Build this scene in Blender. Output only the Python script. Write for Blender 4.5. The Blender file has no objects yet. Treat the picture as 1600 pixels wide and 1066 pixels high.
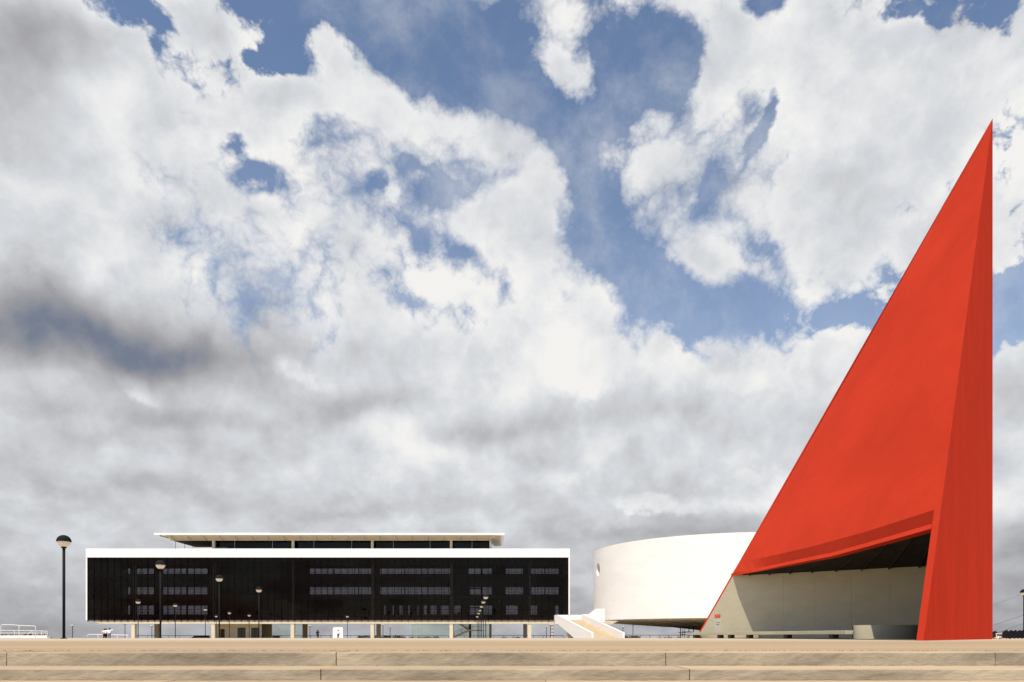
import bpy, bmesh, math, random
from mathutils import Vector, Matrix
random.seed(7)
R_ = math.radians
scene = bpy.context.scene
COL = scene.collection
FP, HZ, EYE = 1067.0, 994.0, 0.22           # focal length in photo pixels, horizon row, eye height above the plaza

def P(px, py, Y):                            # photo pixel at depth Y -> point
    return Vector(((px-800)/FP*Y, Y, EYE+(HZ-py)/FP*Y))
def PX(px, Y): return (px-800)/FP*Y
def PZ(py, Y): return EYE+(HZ-py)/FP*Y

# ------------------------------------------------------------------ camera
cam = bpy.data.cameras.new("camera"); camo = bpy.data.objects.new("camera", cam); COL.objects.link(camo)
camo.location = (0, 0, EYE); camo.rotation_euler = (R_(90), 0, 0)
cam.sensor_fit = 'HORIZONTAL'; cam.sensor_width = 36; cam.lens = 36*FP/1600
cam.shift_y = (HZ-533)/1600
cam.clip_start = 0.1; cam.clip_end = 20000
scene.camera = camo
scene.render.resolution_x = 1024; scene.render.resolution_y = 682

# ------------------------------------------------------------------ sun
SUN_EL = R_(58.0); SUN_H = Vector((-0.30, -0.954)).normalized()
SUN = Vector((SUN_H.x*math.cos(SUN_EL), SUN_H.y*math.cos(SUN_EL), math.sin(SUN_EL)))
sl = bpy.data.lights.new("sun", 'SUN'); sl.energy = 5.0; sl.angle = R_(0.55); sl.color = (1.0, 0.93, 0.82)
so = bpy.data.objects.new("sun", sl); COL.objects.link(so)
so.rotation_euler = SUN.to_track_quat('Z', 'Y').to_euler(); so.location = (-60, -120, 200)

# ------------------------------------------------------------------ world: sky and cloud field by direction
world = bpy.data.worlds.new("World"); scene.world = world; world.use_nodes = True
nt = world.node_tree; nt.nodes.clear()
def N(t, **k):
    n = nt.nodes.new(t)
    for a, b in k.items(): setattr(n, a, b)
    return n
def L(a, b): nt.links.new(a, b)
def mth(op, a, b=None, c=None, clamp=False):
    n = N('ShaderNodeMath', operation=op); n.use_clamp = clamp
    for i, v in enumerate((a, b, c)):
        if v is None: continue
        if isinstance(v, (int, float)): n.inputs[i].default_value = v
        else: L(v, n.inputs[i])
    return n.outputs[0]
def vmth(op, a, b=None, s=None):
    n = N('ShaderNodeVectorMath', operation=op)
    for i, v in enumerate((a, b)):
        if v is None: continue
        if isinstance(v, (tuple, list, Vector)): n.inputs[i].default_value = v
        else: L(v, n.inputs[i])
    if s is not None:
        if isinstance(s, (int, float)): n.inputs['Scale'].default_value = s
        else: L(s, n.inputs['Scale'])
    return n.outputs['Value'] if op in ('DOT_PRODUCT', 'LENGTH') else n.outputs[0]
def mrange(v, a, b, c=0.0, d=1.0, interp='SMOOTHSTEP'):
    n = N('ShaderNodeMapRange', interpolation_type=interp); L(v, n.inputs[0])
    for i, x in enumerate((a, b, c, d)):
        if isinstance(x, (int, float)): n.inputs[i+1].default_value = x
        else: L(x, n.inputs[i+1])
    return n.outputs[0]
def noise(vec, scale, detail=5, rough=0.55, dist=0.0, lac=2.0):
    n = N('ShaderNodeTexNoise', noise_dimensions='3D'); L(vec, n.inputs['Vector'])
    n.inputs['Scale'].default_value = scale; n.inputs['Detail'].default_value = detail
    n.inputs['Roughness'].default_value = rough; n.inputs['Distortion'].default_value = dist
    n.inputs['Lacunarity'].default_value = lac
    return n
def skydir(px, py): return Vector(((px-800)/FP, 1.0, (HZ-py)/FP)).normalized()
def blob_sum(dsock, blobs, base):
    acc = None; src = dsock
    for bi, (px, py, rx, ry, rot, w) in enumerate(blobs):
        if bi and bi % 7 == 0:                   # evaluate in batches: keeps the shader small enough to compile
            dsock = vmth('ADD', src, vmth('SCALE', src, s=mth('MULTIPLY', acc, 1e-7)))
        c = skydir(px, py)
        ca, sa = math.cos(R_(rot)), math.sin(R_(rot))
        e1 = skydir(px+ca*rx, py-sa*rx)-c; e2 = skydir(px+sa*ry, py+ca*ry)-c
        a1 = e1.normalized(); a2 = (e2-a1*e2.dot(a1)); l2 = a2.length; a2.normalize(); a3 = a1.cross(a2)
        m = Matrix((a1, a2, a3)).transposed()
        mp = N('ShaderNodeMapping', vector_type='TEXTURE'); L(dsock, mp.inputs['Vector'])
        mp.inputs['Location'].default_value = c; mp.inputs['Rotation'].default_value = m.to_euler()
        mp.inputs['Scale'].default_value = (max(e1.length, .004), max(l2, .004), 0.7)
        q = vmth('DOT_PRODUCT', mp.outputs[0], mp.outputs[0])
        e = mth('POWER', math.exp(-0.8), q)
        acc = mth('MULTIPLY_ADD', e, w, base if acc is None else acc)
    return acc

tc = N('ShaderNodeTexCoord'); d0 = tc.outputs['Generated']
sep = N('ShaderNodeSeparateXYZ'); L(d0, sep.inputs[0]); dz = mth('MAXIMUM', sep.outputs[2], 0.0)
inv = mth('DIVIDE', 1.0, mth('MULTIPLY_ADD', dz, 0.5, 0.95))
zst = mrange(dz, 0.05, 0.50, 1.6, 1.0)                            # layers lie flatter towards the horizon
cmb = N('ShaderNodeCombineXYZ'); L(sep.outputs[0], cmb.inputs[0]); L(sep.outputs[1], cmb.inputs[1]); L(mth('MULTIPLY', dz, zst), cmb.inputs[2])
pl = vmth('SCALE', cmb.outputs[0], s=inv)
warp = vmth('SUBTRACT', noise(pl, 3.0, 2, 0.5).outputs['Color'], (0.5, 0.5, 0.5))
warp2 = vmth('SUBTRACT', noise(pl, 11.0, 3, 0.55).outputs['Color'], (0.5, 0.5, 0.5))
dw = vmth('ADD', d0, vmth('ADD', vmth('SCALE', warp, s=0.05), vmth('ADD', vmth('SCALE', warp2, s=0.045), vmth('SCALE', vmth('SUBTRACT', noise(pl, 32.0, 4, 0.65).outputs['Color'], (0.5, 0.5, 0.5)), s=0.035))))

COVER = [  # px, py, rx, ry, rotation, weight  (negative: open blue)
 (190,12,64,26,0,-1.0),(232,62,26,34,-40,-.6),(430,62,34,44,10,-1.0),(385,85,30,18,0,-.5),(540,-10,120,44,0,-1.3),(640,50,110,50,-12,-1.4),(720,100,90,50,-25,-1.3),
 (812,40,40,70,0,-1.1),(845,170,50,44,-40,-1.2),(700,20,80,60,0,-.8),(500,112,20,16,-40,-.7),
 (425,282,44,20,-14,-.8),(395,262,26,20,30,-.5),(366,222,16,22,-15,-.75),(605,278,30,14,20,-1.0),(660,258,44,10,-14,-.9),(700,310,46,30,-30,-1.25),(656,380,22,44,10,-1.1),(738,402,56,22,-30,-1.0),
 (893,245,30,56,0,-1.25),(925,345,38,58,-20,-1.35),(985,100,24,30,0,-.8),(1055,95,26,46,0,-1.1),(966,175,20,56,10,-.9),
 (985,425,64,46,-10,-1.2),(1070,490,110,46,-8,-1.2),(1230,462,80,30,-8,-.8),(1340,490,70,36,0,-.8),(1185,205,10,44,-22,-1.0),(1108,305,20,40,10,-1.0),
 (1195,372,34,14,-10,-.8),(1578,440,40,36,0,-.8),(1565,22,56,30,0,-.7),(1410,30,44,18,0,-.55),(1192,6,34,22,0,-.8),(1025,28,34,24,0,-.5),
 (900,20,50,40,0,.5),(515,85,34,42,0,1.6),(580,150,50,34,-20,1.0),(660,170,70,30,-25,1.1),(770,205,60,36,-35,1.1),(300,35,74,40,0,1.0),(405,40,24,34,30,.5),(880,110,58,34,-42,1.7),(845,300,36,60,-35,.9),(470,140,70,24,0,.7),
 (1148,50,20,48,0,1.2),(1105,130,30,50,0,.9),(622,290,12,26,0,1.1),(760,365,60,26,-25,1.2),(690,450,50,34,-20,1.2),(820,400,60,50,-35,1.1),
 (1115,392,46,26,-10,1.1),(1045,580,32,34,0,1.1),(1165,590,60,22,0,.9),(930,480,70,36,-30,.9),(900,570,70,50,0,.6),
 (1320,575,32,30,0,1.0),(120,60,80,60,0,.9),(1360,180,170,110,0,.5),(1040,250,60,70,-20,.9),(1240,330,120,70,0,.6),
 (400,700,560,120,0,.9),(1150,800,560,130,0,.9),(160,400,260,170,0,.9),(300,180,180,60,0,.5),(480,300,60,60,0,.3),(150,560,200,60,0,.8),(60,500,70,60,0,.8),(740,570,80,44,0,.8),(230,410,50,40,0,.6),(1520,300,60,50,0,.4),(250,290,90,50,0,.5),(400,180,60,30,0,.3)]
SHADE = [
 (170,528,200,44,-8,-.46),(40,450,70,50,0,-.18),(240,568,90,24,10,-.22),(20,520,80,34,0,-.12),(60,50,80,56,0,-.32),(10,150,60,70,0,-.16),(70,120,100,46,0,-.08),
 (560,632,90,22,14,-.22),(800,668,130,16,8,-.17),(640,560,60,30,0,-.06),(190,690,160,18,-4,-.13),(330,655,100,14,0,-.12),(60,640,110,18,0,-.10),
 (1560,20,80,40,0,-.12),(900,625,110,18,10,-.12),(1090,838,260,14,0,-.16),(700,780,200,16,0,-.08),(560,800,120,10,0,-.08),(240,760,60,14,0,-.08),
 (1580,860,100,50,0,-.16),(1580,780,80,30,0,.12),(420,480,50,40,-30,-.07),(240,190,60,40,0,-.05),(1400,380,90,50,0,-.05),(1010,640,90,18,0,-.08),
 (300,415,150,50,0,.12),(380,240,200,80,-10,.06),(600,180,160,60,-20,.06),(540,470,80,50,-30,.06),(860,420,110,50,-30,.07),(905,555,46,34,0,.14),(705,440,50,30,0,.14),(990,490,40,20,-30,.1),
 (1130,812,120,12,0,-.10),(1040,915,320,50,0,.07),(500,760,300,60,0,.04),(1190,770,60,20,0,.1),(225,605,40,12,-25,.14),(100,590,60,12,0,.08),(640,685,70,20,-20,.10),
 (1180,120,120,80,0,.04),(1050,575,40,24,0,.14),(1160,585,50,12,0,.1),(300,815,160,14,0,.05),(60,780,60,14,0,.10),(690,700,60,16,0,.05),(500,250,60,40,0,.04)]
# the open blue widens behind the viewer
back = mrange(sep.outputs[1], -0.15, 0.40, -1.10, 0.20)
C = mth('MULTIPLY_ADD', blob_sum(dw, COVER, 0.0), 0.72, back)
C = mth('ADD', C, mrange(dz, 0.14, 0.40, 1.3, 0.0))                # closed grey layer low over the horizon
S = blob_sum(vmth('ADD', d0, vmth('ADD', vmth('SCALE', warp2, s=0.06), vmth('SCALE', warp, s=0.02))), SHADE, 0.0)
pw = vmth('ADD', pl, vmth('SCALE', warp2, s=0.018))
def billow(vec, s0, n, gain):                                      # rounded puffs with sharp creases between them
    acc = None; amp = 1.0; tot = 0.0
    for k in range(n):
        v = noise(vmth('ADD', vec, (k*3.17, k*1.31, k*2.71)), s0*(2.07**k), 0, 0.5).outputs[0]
        a = mth('ABSOLUTE', mth('MULTIPLY_ADD', v, 2.0, -1.0))
        acc = mth('MULTIPLY', a, amp) if acc is None else mth('MULTIPLY_ADD', a, amp, acc)
        tot += amp*.27; amp *= gain
    return acc, tot
def cloudN(vec):
    b, tot = billow(vec, 8.0, 6, .60)
    f = noise(vec, 4.5, 3, 0.5).outputs[0]
    s = mth('MULTIPLY_ADD', f, 2.0, -1.0)
    return mth('ADD', s, mth('MULTIPLY_ADD', b, 1.15, -tot*1.15)), b
n1, b1 = cloudN(pw)
n2, b2 = cloudN(vmth('ADD', pw, (0.007, -0.003, 0.020)))
fine = noise(pw, 26.0, 7, 0.68).outputs[0]
D = mth('ADD', C, mth('MULTIPLY_ADD', mth('SUBTRACT', fine, 0.5), 0.95, n1))
wid = mrange(noise(pl, 3.1, 1).outputs[0], 0.36, 0.60, 0.14, 0.60)
alpha = mrange(D, mth('MULTIPLY', wid, -0.9), wid)
relief = mth('SUBTRACT', n1, n2)
big = noise(pw, 4.2, 9, 0.60).outputs[0]
edge = mrange(D, 0.1, 0.75, 1.0, 0.0)                              # thin sunlit rims
puff = mth('SUBTRACT', noise(pw, 7.5, 6, 0.55).outputs[0], noise(vmth('ADD', pw, (0.014, -0.005, 0.034)), 7.5, 6, 0.55).outputs[0])
lowk = mrange(dz, 0.12, 0.45, 0.35, 1.0)
bright = mth('MULTIPLY_ADD', mth('MULTIPLY', relief, lowk), mth('MULTIPLY_ADD', edge, 0.08, 0.13), 0.845)
bright = mth('MULTIPLY_ADD', puff, 0.62, bright)
mid = noise(vmth('ADD', pw, (3.1, 1.7, 0.4)), 13.0, 6, 0.58).outputs[0]
bright = mth('MULTIPLY_ADD', mth('SUBTRACT', mid, 0.5), mrange(dz, 0.15, 0.6, 0.34, 0.14), bright)
bright = mth('MULTIPLY_ADD', mrange(D, 0.45, 1.5), -0.045, bright)
bright = mth('MULTIPLY_ADD', mth('SUBTRACT', big, 0.5), 0.50, bright)
bright = mth('MULTIPLY_ADD', edge, 0.06, bright)
bright = mth('ADD', bright, S)
bright = mth('ADD', bright, mrange(dz, 0.12, 0.42, -0.035, 0.0, 'LINEAR'))
bright = mth('ADD', bright, mrange(dz, -0.02, 0.15, -0.23, 0.0, 'SMOOTHSTEP'))   # greyer towards the horizon
# bright cumulus heads standing in front of the grey deck
HEADS = [(1150,768,70,24,6,1.05),(1200,760,50,26,0,.7),(1000,790,40,17,0,1.05),(1060,795,40,12,0,.6),(905,585,44,40,0,.85),(700,450,46,36,-20,.7),(1045,588,30,34,0,.8),(1160,592,60,18,0,.7),
         (225,612,44,14,-20,.8),(480,585,60,20,-25,.65),(330,800,60,9,0,.5),(60,790,60,12,0,.6),(640,700,60,18,-20,.6),(540,770,50,12,0,.5),(140,700,60,12,0,.45),(850,740,70,16,0,.5),(980,500,44,24,-30,.7),(1320,580,32,28,0,.6)]
D2 = mth('ADD', blob_sum(dw, HEADS, -0.36), mth('MULTIPLY_ADD', mth('SUBTRACT', fine, 0.5), 0.7, mth('MULTIPLY', n1, 0.35)))
a2 = mrange(D2, -0.14, 0.42)
head = mth('ADD', mth('MULTIPLY_ADD', puff, 0.9, 0.93), mth('MULTIPLY_ADD', mth('SUBTRACT', mid, 0.5), 0.25, mrange(dz, 0.1, 0.35, -0.03, 0.0)))
bright = mth('ADD', bright, mth('MULTIPLY', mth('MULTIPLY', a2, mth('SUBTRACT', head, bright)), 0.85))
ramp = N('ShaderNodeValToRGB'); L(bright, ramp.inputs[0])
cr = ramp.color_ramp; cr.interpolation = 'LINEAR'
cr.elements[0].position = 0.0; cr.elements[0].color = (.13, .155, .215, 1)
cr.elements[1].position = 1.0; cr.elements[1].color = (.90, .89, .87, 1)
for pos, c in ((.25, (.185, .215, .285)), (.45, (.34, .34, .36)), (.65, (.505, .51, .53)), (.82, (.67, .69, .72)), (.92, (.80, .81, .82))):
    e = cr.elements.new(pos); e.color = (*c, 1)
sky = N('ShaderNodeTexSky', sky_type='NISHITA'); sky.sun_disc = False
sky.sun_elevation = SUN_EL; sky.sun_rotation = math.atan2(SUN_H.x, SUN_H.y)
sky.air_density = 1.0; sky.dust_density = 0.6; sky.ozone_density = 1.4; sky.altitude = 700
bg1 = N('ShaderNodeBackground'); L(sky.outputs[0], bg1.inputs[0]); bg1.inputs[1].default_value = 0.15
bg2 = N('ShaderNodeBackground'); L(ramp.outputs[0], bg2.inputs[0]); bg2.inputs[1].default_value = 1.0
# thin veil over the open blue
veil = mrange(noise(pw, 7.0, 7, 0.65).outputs[0], 0.45, 0.72, 0.03, 0.38)
veil = mth('ADD', veil, mrange(dz, 0.20, 0.62, 0.22, 0.0, 'LINEAR'))
alpha2 = mth('MAXIMUM', alpha, veil)
mx = N('ShaderNodeMixShader'); L(alpha2, mx.inputs[0]); L(bg1.outputs[0], mx.inputs[1]); L(bg2.outputs[0], mx.inputs[2])
wo = N('ShaderNodeOutputWorld'); L(mx.outputs[0], wo.inputs[0])
world.cycles.sampling_method = 'MANUAL'; world.cycles.sample_map_resolution = 512

vs = scene.view_settings
scene.display_settings.display_device = 'sRGB'
vs.view_transform = 'Standard'; vs.look = 'None'; vs.exposure = 0.0; vs.gamma = 1.0; vs.use_curve_mapping = False
scene.cycles.max_bounces = 8; scene.cycles.diffuse_bounces = 2; scene.cycles.transparent_max_bounces = 24; scene.cycles.glossy_bounces = 4
scene.cycles.use_denoising = True

# ------------------------------------------------------------------ materials
def mat(name, col, rough=0.8, spec=0.3, var=0.0, vscale=1.0, stretch=(1, 1, 1), bump=0.0, bscale=20.0, metal=0.0, dark=None, objvar=0.0, fine=0.0):
    m = bpy.data.materials.new(name); m.use_nodes = True; t = m.node_tree; b = t.nodes['Principled BSDF']
    b.inputs['Base Color'].default_value = (*col, 1); b.inputs['Roughness'].default_value = rough
    b.inputs['Specular IOR Level'].default_value = spec; b.inputs['Metallic'].default_value = metal
    if var or bump or objvar or fine:
        g = t.nodes.new('ShaderNodeNewGeometry'); mp = t.nodes.new('ShaderNodeMapping')
        t.links.new(g.outputs['Position'], mp.inputs[0]); mp.inputs['Scale'].default_value = stretch
        n = t.nodes.new('ShaderNodeTexNoise'); n.inputs['Scale'].default_value = vscale; n.inputs['Detail'].default_value = 9; n.inputs['Roughness'].default_value = .62
        t.links.new(mp.outputs[0], n.inputs['Vector'])
        mr = t.nodes.new('ShaderNodeMapRange'); t.links.new(n.outputs[0], mr.inputs[0])
        mr.inputs[1].default_value = .3; mr.inputs[2].default_value = .7; mr.inputs[3].default_value = 0; mr.inputs[4].default_value = 1
        dk = dark if dark else tuple(c*(1-var) for c in col)
        lt = tuple(min(1, c*(1+var*.35)) for c in col)
        mix = t.nodes.new('ShaderNodeMix'); mix.data_type = 'RGBA'; t.links.new(mr.outputs[0], mix.inputs[0])
        mix.inputs[6].default_value = (*dk, 1); mix.inputs[7].default_value = (*lt, 1)
        out = mix.outputs[2]
        if objvar:
            oi = t.nodes.new('ShaderNodeObjectInfo'); mr2 = t.nodes.new('ShaderNodeMapRange')
            t.links.new(oi.outputs['Random'], mr2.inputs[0]); mr2.inputs[3].default_value = 1-objvar; mr2.inputs[4].default_value = 1+objvar
            vm = t.nodes.new('ShaderNodeVectorMath'); vm.operation = 'SCALE'; t.links.new(out, vm.inputs[0]); t.links.new(mr2.outputs[0], vm.inputs['Scale']); out = vm.outputs[0]
        if fine:
            nf = t.nodes.new('ShaderNodeTexNoise'); nf.inputs['Scale'].default_value = bscale; nf.inputs['Detail'].default_value = 6; nf.inputs['Roughness'].default_value = .7
            t.links.new(mp.outputs[0], nf.inputs['Vector'])
            mr3 = t.nodes.new('ShaderNodeMapRange'); t.links.new(nf.outputs[0], mr3.inputs[0]); mr3.inputs[1].default_value = .3; mr3.inputs[2].default_value = .7
            mr3.inputs[3].default_value = 1-fine; mr3.inputs[4].default_value = 1+fine
            vm = t.nodes.new('ShaderNodeVectorMath'); vm.operation = 'SCALE'; t.links.new(out, vm.inputs[0]); t.links.new(mr3.outputs[0], vm.inputs['Scale']); out = vm.outputs[0]
        t.links.new(out, b.inputs['Base Color'])
        if bump:
            n2 = t.nodes.new('ShaderNodeTexNoise'); n2.inputs['Scale'].default_value = bscale; n2.inputs['Detail'].default_value = 6
            t.links.new(mp.outputs[0], n2.inputs['Vector'])
            bp = t.nodes.new('ShaderNodeBump'); bp.inputs['Strength'].default_value = bump; bp.inputs['Distance'].default_value = .05
            t.links.new(n2.outputs[0], bp.inputs['Height']); t.links.new(bp.outputs[0], b.inputs['Normal'])
    return m
MT = {}
MT['red'] = mat('red_paint', (.57, .044, .018), .85, .04, var=.15, vscale=.35, stretch=(1, .35, .4), bump=.10, bscale=5, fine=.035)
MT['redv'] = mat('red_paint_brushed_shaded', (.54, .036, .013), .9, .03, var=.13, vscale=1.1, stretch=(1, 1, .10), bump=.3, bscale=9, fine=.10)  # brushed streaks; same red, darkened to paint in the right face's shade
MT['white'] = mat('white_paint', (.86, .83, .79), .7, .25, var=.05, vscale=.22, stretch=(1, 1, 2.2), bump=.1, bscale=4, fine=.015)
MT['white2'] = mat('white_plaster', (.84, .81, .765), .75, .2, var=.07, vscale=.14, stretch=(1, 1, 4), bump=.15, bscale=3, fine=.02)
MT['cream'] = mat('cream_concrete', (.66, .58, .43), .85, .2, var=.12, vscale=.6, bump=.1)
MT['wall'] = mat('formed_concrete_paint', (.49, .44, .315), .85, .2, var=.10, vscale=.5, stretch=(1, 1, 3), bump=.2, bscale=5, fine=.03)
MT['soffit'] = mat('shade_darkened_concrete', (.035, .028, .02), .9, .1, var=.5, vscale=.9, bump=.3)  # formed concrete with the recess's shade put into its near-black base colour
MT['plaza'] = mat('tan_concrete_paving', (.43, .315, .195), .9, .1, var=.16, vscale=.55, stretch=(.12, 1.6, 1), bump=.2, bscale=30, fine=.10, objvar=.16)
MT['fore'] = mat('pale_concrete_paving', (.50, .41, .30), .9, .1, var=.16, vscale=.4, stretch=(.15, .6, 1), bump=.15, bscale=20, fine=.08)
MT['joint'] = mat('joint_sand', (.19, .14, .085), .95, .0)
MT['riser'] = mat('step_concrete', (.37, .31, .225), .9, .12, var=.48, vscale=.9, stretch=(.7, 1, 2.6), bump=.16, bscale=16, objvar=.12, fine=.10)
MT['ground'] = mat('dusty_ground', (.22, .17, .10), .95, .0, var=.3, vscale=.05)
MT['black'] = mat('black_metal', (.010, .010, .011), .75, .15)
MT['mull'] = mat('dark_mullion', (.003, .003, .003), .8, .05)
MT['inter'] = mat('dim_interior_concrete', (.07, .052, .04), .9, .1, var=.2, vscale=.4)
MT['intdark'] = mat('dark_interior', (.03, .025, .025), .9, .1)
MT['parap'] = mat('grey_parapet', (.10, .10, .12), .8, .1)
MT['globe'] = mat('opal_globe', (.80, .74, .60), .35, .5)
MT['cap'] = mat('black_lamp_cap', (.014, .013, .010), .85, .12)
MT['rail'] = mat('white_tube', (.80, .76, .70), .5, .3)
MT['brown'] = mat('brown_panel', (.07, .035, .02), .7, .2)
MT['green'] = mat('leaf_green', (.045, .06, .02), .9, .1, var=.5, vscale=.6)
MT['bark'] = mat('bark', (.09, .065, .045), .9, .1)
MT['skin'] = mat('skin', (.28, .15, .09), .6, .3)
MT['hair'] = mat('hair', (.01, .008, .006), .6, .3)
MT['shirtw'] = mat('white_shirt', (.82, .82, .84), .8, .1)
MT['shirtp'] = mat('pale_shirt', (.80, .68, .62), .8, .1)
MT['trk'] = mat('black_trousers', (.012, .012, .014), .9, .1)
MT['trg'] = mat('grey_trousers', (.16, .16, .18), .9, .1)
MT['pole2'] = mat('red_pole', (.16, .03, .04), .5, .3)
MT['domes'] = mat('dome_plaster', (.62, .46, .36), .8, .1, var=.1, vscale=.1)

def glass_mat(name, tint, refl, rough=0.0, grey=(1, 1, 1)):
    m = bpy.data.materials.new(name); m.use_nodes = True; t = m.node_tree; t.nodes.clear()
    tr = t.nodes.new('ShaderNodeBsdfTransparent'); tr.inputs[0].default_value = (*tint, 1)
    gl = t.nodes.new('ShaderNodeBsdfGlossy'); gl.inputs[0].default_value = (*grey, 1); gl.inputs['Roughness'].default_value = rough
    g = t.nodes.new('ShaderNodeNewGeometry'); n = t.nodes.new('ShaderNodeTexNoise'); n.inputs['Scale'].default_value = .35
    t.links.new(g.outputs['Position'], n.inputs['Vector'])
    bp = t.nodes.new('ShaderNodeBump'); bp.inputs['Strength'].default_value = .05; bp.inputs['Distance'].default_value = .03
    t.links.new(n.outputs[0], bp.inputs['Height']); t.links.new(bp.outputs[0], gl.inputs['Normal'])
    mx = t.nodes.new('ShaderNodeMixShader'); mx.inputs[0].default_value = refl
    t.links.new(tr.outputs[0], mx.inputs[1]); t.links.new(gl.outputs[0], mx.inputs[2])
    o = t.nodes.new('ShaderNodeOutputMaterial'); t.links.new(mx.outputs[0], o.inputs[0])
    return m
MT['glass'] = glass_mat('smoked_glass', (.355, .34, .36), .011, 0.0, (1.0, .78, .66))
MT['glassl'] = glass_mat('clear_glass', (.93, .95, .97), .02)
MT['glassg'] = glass_mat('pale_green_glass', (.93, .96, .945), .03)
MT['glassd'] = glass_mat('dark_door_glass', (.30, .33, .33), .012)

# ------------------------------------------------------------------ mesh helpers
class MB:
    def __init__(s): s.v = []; s.f = []; s.m = []
    def add(s, vs, fs, mi=0):
        o = len(s.v); s.v += [tuple(v) for v in vs]; s.f += [tuple(i+o for i in f) for f in fs]
        s.m += (mi if isinstance(mi, list) else [mi]*len(fs)); return s
    def box(s, x0, x1, y0, y1, z0, z1, mi=0):
        return s.add([(x0,y0,z0),(x1,y0,z0),(x1,y1,z0),(x0,y1,z0),(x0,y0,z1),(x1,y0,z1),(x1,y1,z1),(x0,y1,z1)],
                     [(0,3,2,1),(4,5,6,7),(0,1,5,4),(1,2,6,5),(2,3,7,6),(3,0,4,7)], mi)
    def hull2(s, A, B, mi=0):                   # two matching polygons -> closed solid
        n = len(A); fs = [tuple(range(n))[::-1], tuple(range(n, 2*n))]
        fs += [(i, (i+1) % n, n+(i+1) % n, n+i) for i in range(n)]
        return s.add(list(A)+list(B), fs, mi)
    def tube(s, pts, r, seg=8, mi=0, r2=None):
        pts = [Vector(p) for p in pts]; rings = []
        for i, p in enumerate(pts):
            t = (pts[min(i+1, len(pts)-1)]-pts[max(i-1, 0)]).normalized()
            u = t.cross(Vector((0, 0, 1)));
            if u.length < 1e-3: u = Vector((1, 0, 0))
            u.normalize(); w = u.cross(t).normalized()
            rr = r if r2 is None else r+(r2-r)*i/(len(pts)-1)
            rings.append([p+(u*math.cos(2*math.pi*k/seg)+w*math.sin(2*math.pi*k/seg))*rr for k in range(seg)])
        vs = [v for rg in rings for v in rg]; fs = []
        for i in range(len(rings)-1):
            for k in range(seg):
                a = i*seg+k; b = i*seg+(k+1) % seg; fs.append((a, b, b+seg, a+seg))
        fs.append(tuple(range(seg))[::-1]); fs.append(tuple(range((len(rings)-1)*seg, len(rings)*seg)))
        return s.add(vs, fs, mi)
    def lathe(s, prof, seg=20, c=(0, 0, 0), mi=0):   # prof: (r,z)
        vs = []; fs = []
        for r, z in prof:
            for k in range(seg):
                a = 2*math.pi*k/seg; vs.append((c[0]+r*math.cos(a), c[1]+r*math.sin(a), c[2]+z))
        for i in range(len(prof)-1):
            for k in range(seg):
                a = i*seg+k; b = i*seg+(k+1) % seg; fs.append((a, b, b+seg, a+seg))
        if prof[0][0] > 1e-4: fs.append(tuple(range(seg))[::-1])
        if prof[-1][0] > 1e-4: fs.append(tuple(range((len(prof)-1)*seg, len(prof)*seg)))
        return s.add(vs, fs, mi)
    def build(s, name, mats, parent=None, smooth=False, bevel=0, autosm=False, loc=None):
        me = bpy.data.meshes.new(name); me.from_pydata(s.v, [], s.f)
        for m in (mats if isinstance(mats, (list, tuple)) else [mats]): me.materials.append(m)
        me.polygons.foreach_set('material_index', s.m)
        bm = bmesh.new(); bm.from_mesh(me); bmesh.ops.recalc_face_normals(bm, faces=bm.faces); bm.to_mesh(me); bm.free()
        if smooth: me.polygons.foreach_set('use_smooth', [True]*len(me.polygons))
        me.update()
        o = bpy.data.objects.new(name, me); COL.objects.link(o)
        if parent: o.parent = parent; o.matrix_parent_inverse = Matrix.Translation(-parent.location) if parent.type == 'EMPTY' or True else None
        if loc: o.location = loc
        if bevel:
            b = o.modifiers.new('bevel', 'BEVEL'); b.width = bevel; b.segments = 2; b.limit_method = 'ANGLE'
        if autosm:
            for p in me.polygons: p.use_smooth = True
            o.modifiers.new('edge', 'EDGE_SPLIT').split_angle = R_(35)
        return o
def tag(o, label=None, cat=None, group=None, kind=None):
    if label: o['label'] = label
    if cat: o['category'] = cat
    if group: o['group'] = group
    if kind: o['kind'] = kind
    return o
def thing(name, label, cat, loc=(0, 0, 0), group=None):
    o = bpy.data.objects.new(name, None); COL.objects.link(o); o.location = loc; o.empty_display_size = .3
    return tag(o, label, cat, group)
def local(name, mb, m, parent, **k):            # mesh given in the parent's own coordinates
    o = mb.build(name, m, None, **k); o.parent = parent; return o
def copy_tree(o, parent=None):
    c = o.copy(); COL.objects.link(c); c.parent = parent
    if parent: c.matrix_parent_inverse = o.matrix_parent_inverse.copy()
    for ch in list(o.children): copy_tree(ch, c)
    return c
def lerp(a, b, t): return Vector(a)*(1-t)+Vector(b)*t

# ------------------------------------------------------------------ terrain, plaza, steps
g = MB()
prof = [(-400,-2.4),(-2,-2.4),(75.9,-1.0),(172,-1.2),(260,-1.4),(420,-6),(900,-16),(3000,-60),(9000,-150)]
vs = []; fs = []
for i, (y, z) in enumerate(prof):
    for j, x in enumerate((-9000,-900,-220,-60,60,220,900,9000)): vs.append((x, y, z))
for i in range(len(prof)-1):
    for j in range(7): a = i*8+j; fs.append((a, a+1, a+9, a+8))
g.add(vs, fs); tag(g.build('ground', MT['ground'], smooth=False), kind='structure')
fc = MB(); fc.box(-220, 220, 33.0, 76.0, -1.2, 0.0); forec = fc.build('forecourt', MT['fore']); tag(forec, kind='structure')
es = MB(); es.box(-220, 220, 76.0, 171.0, -1.3, -0.40); tag(es.build('esplanade', MT['fore']), kind='structure')
pb = MB(); pb.box(-220, 220, 10.21, 33.0, -1.2, -0.03); plaza = pb.build('plaza', MT['joint']); tag(plaza, kind='structure')
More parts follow.
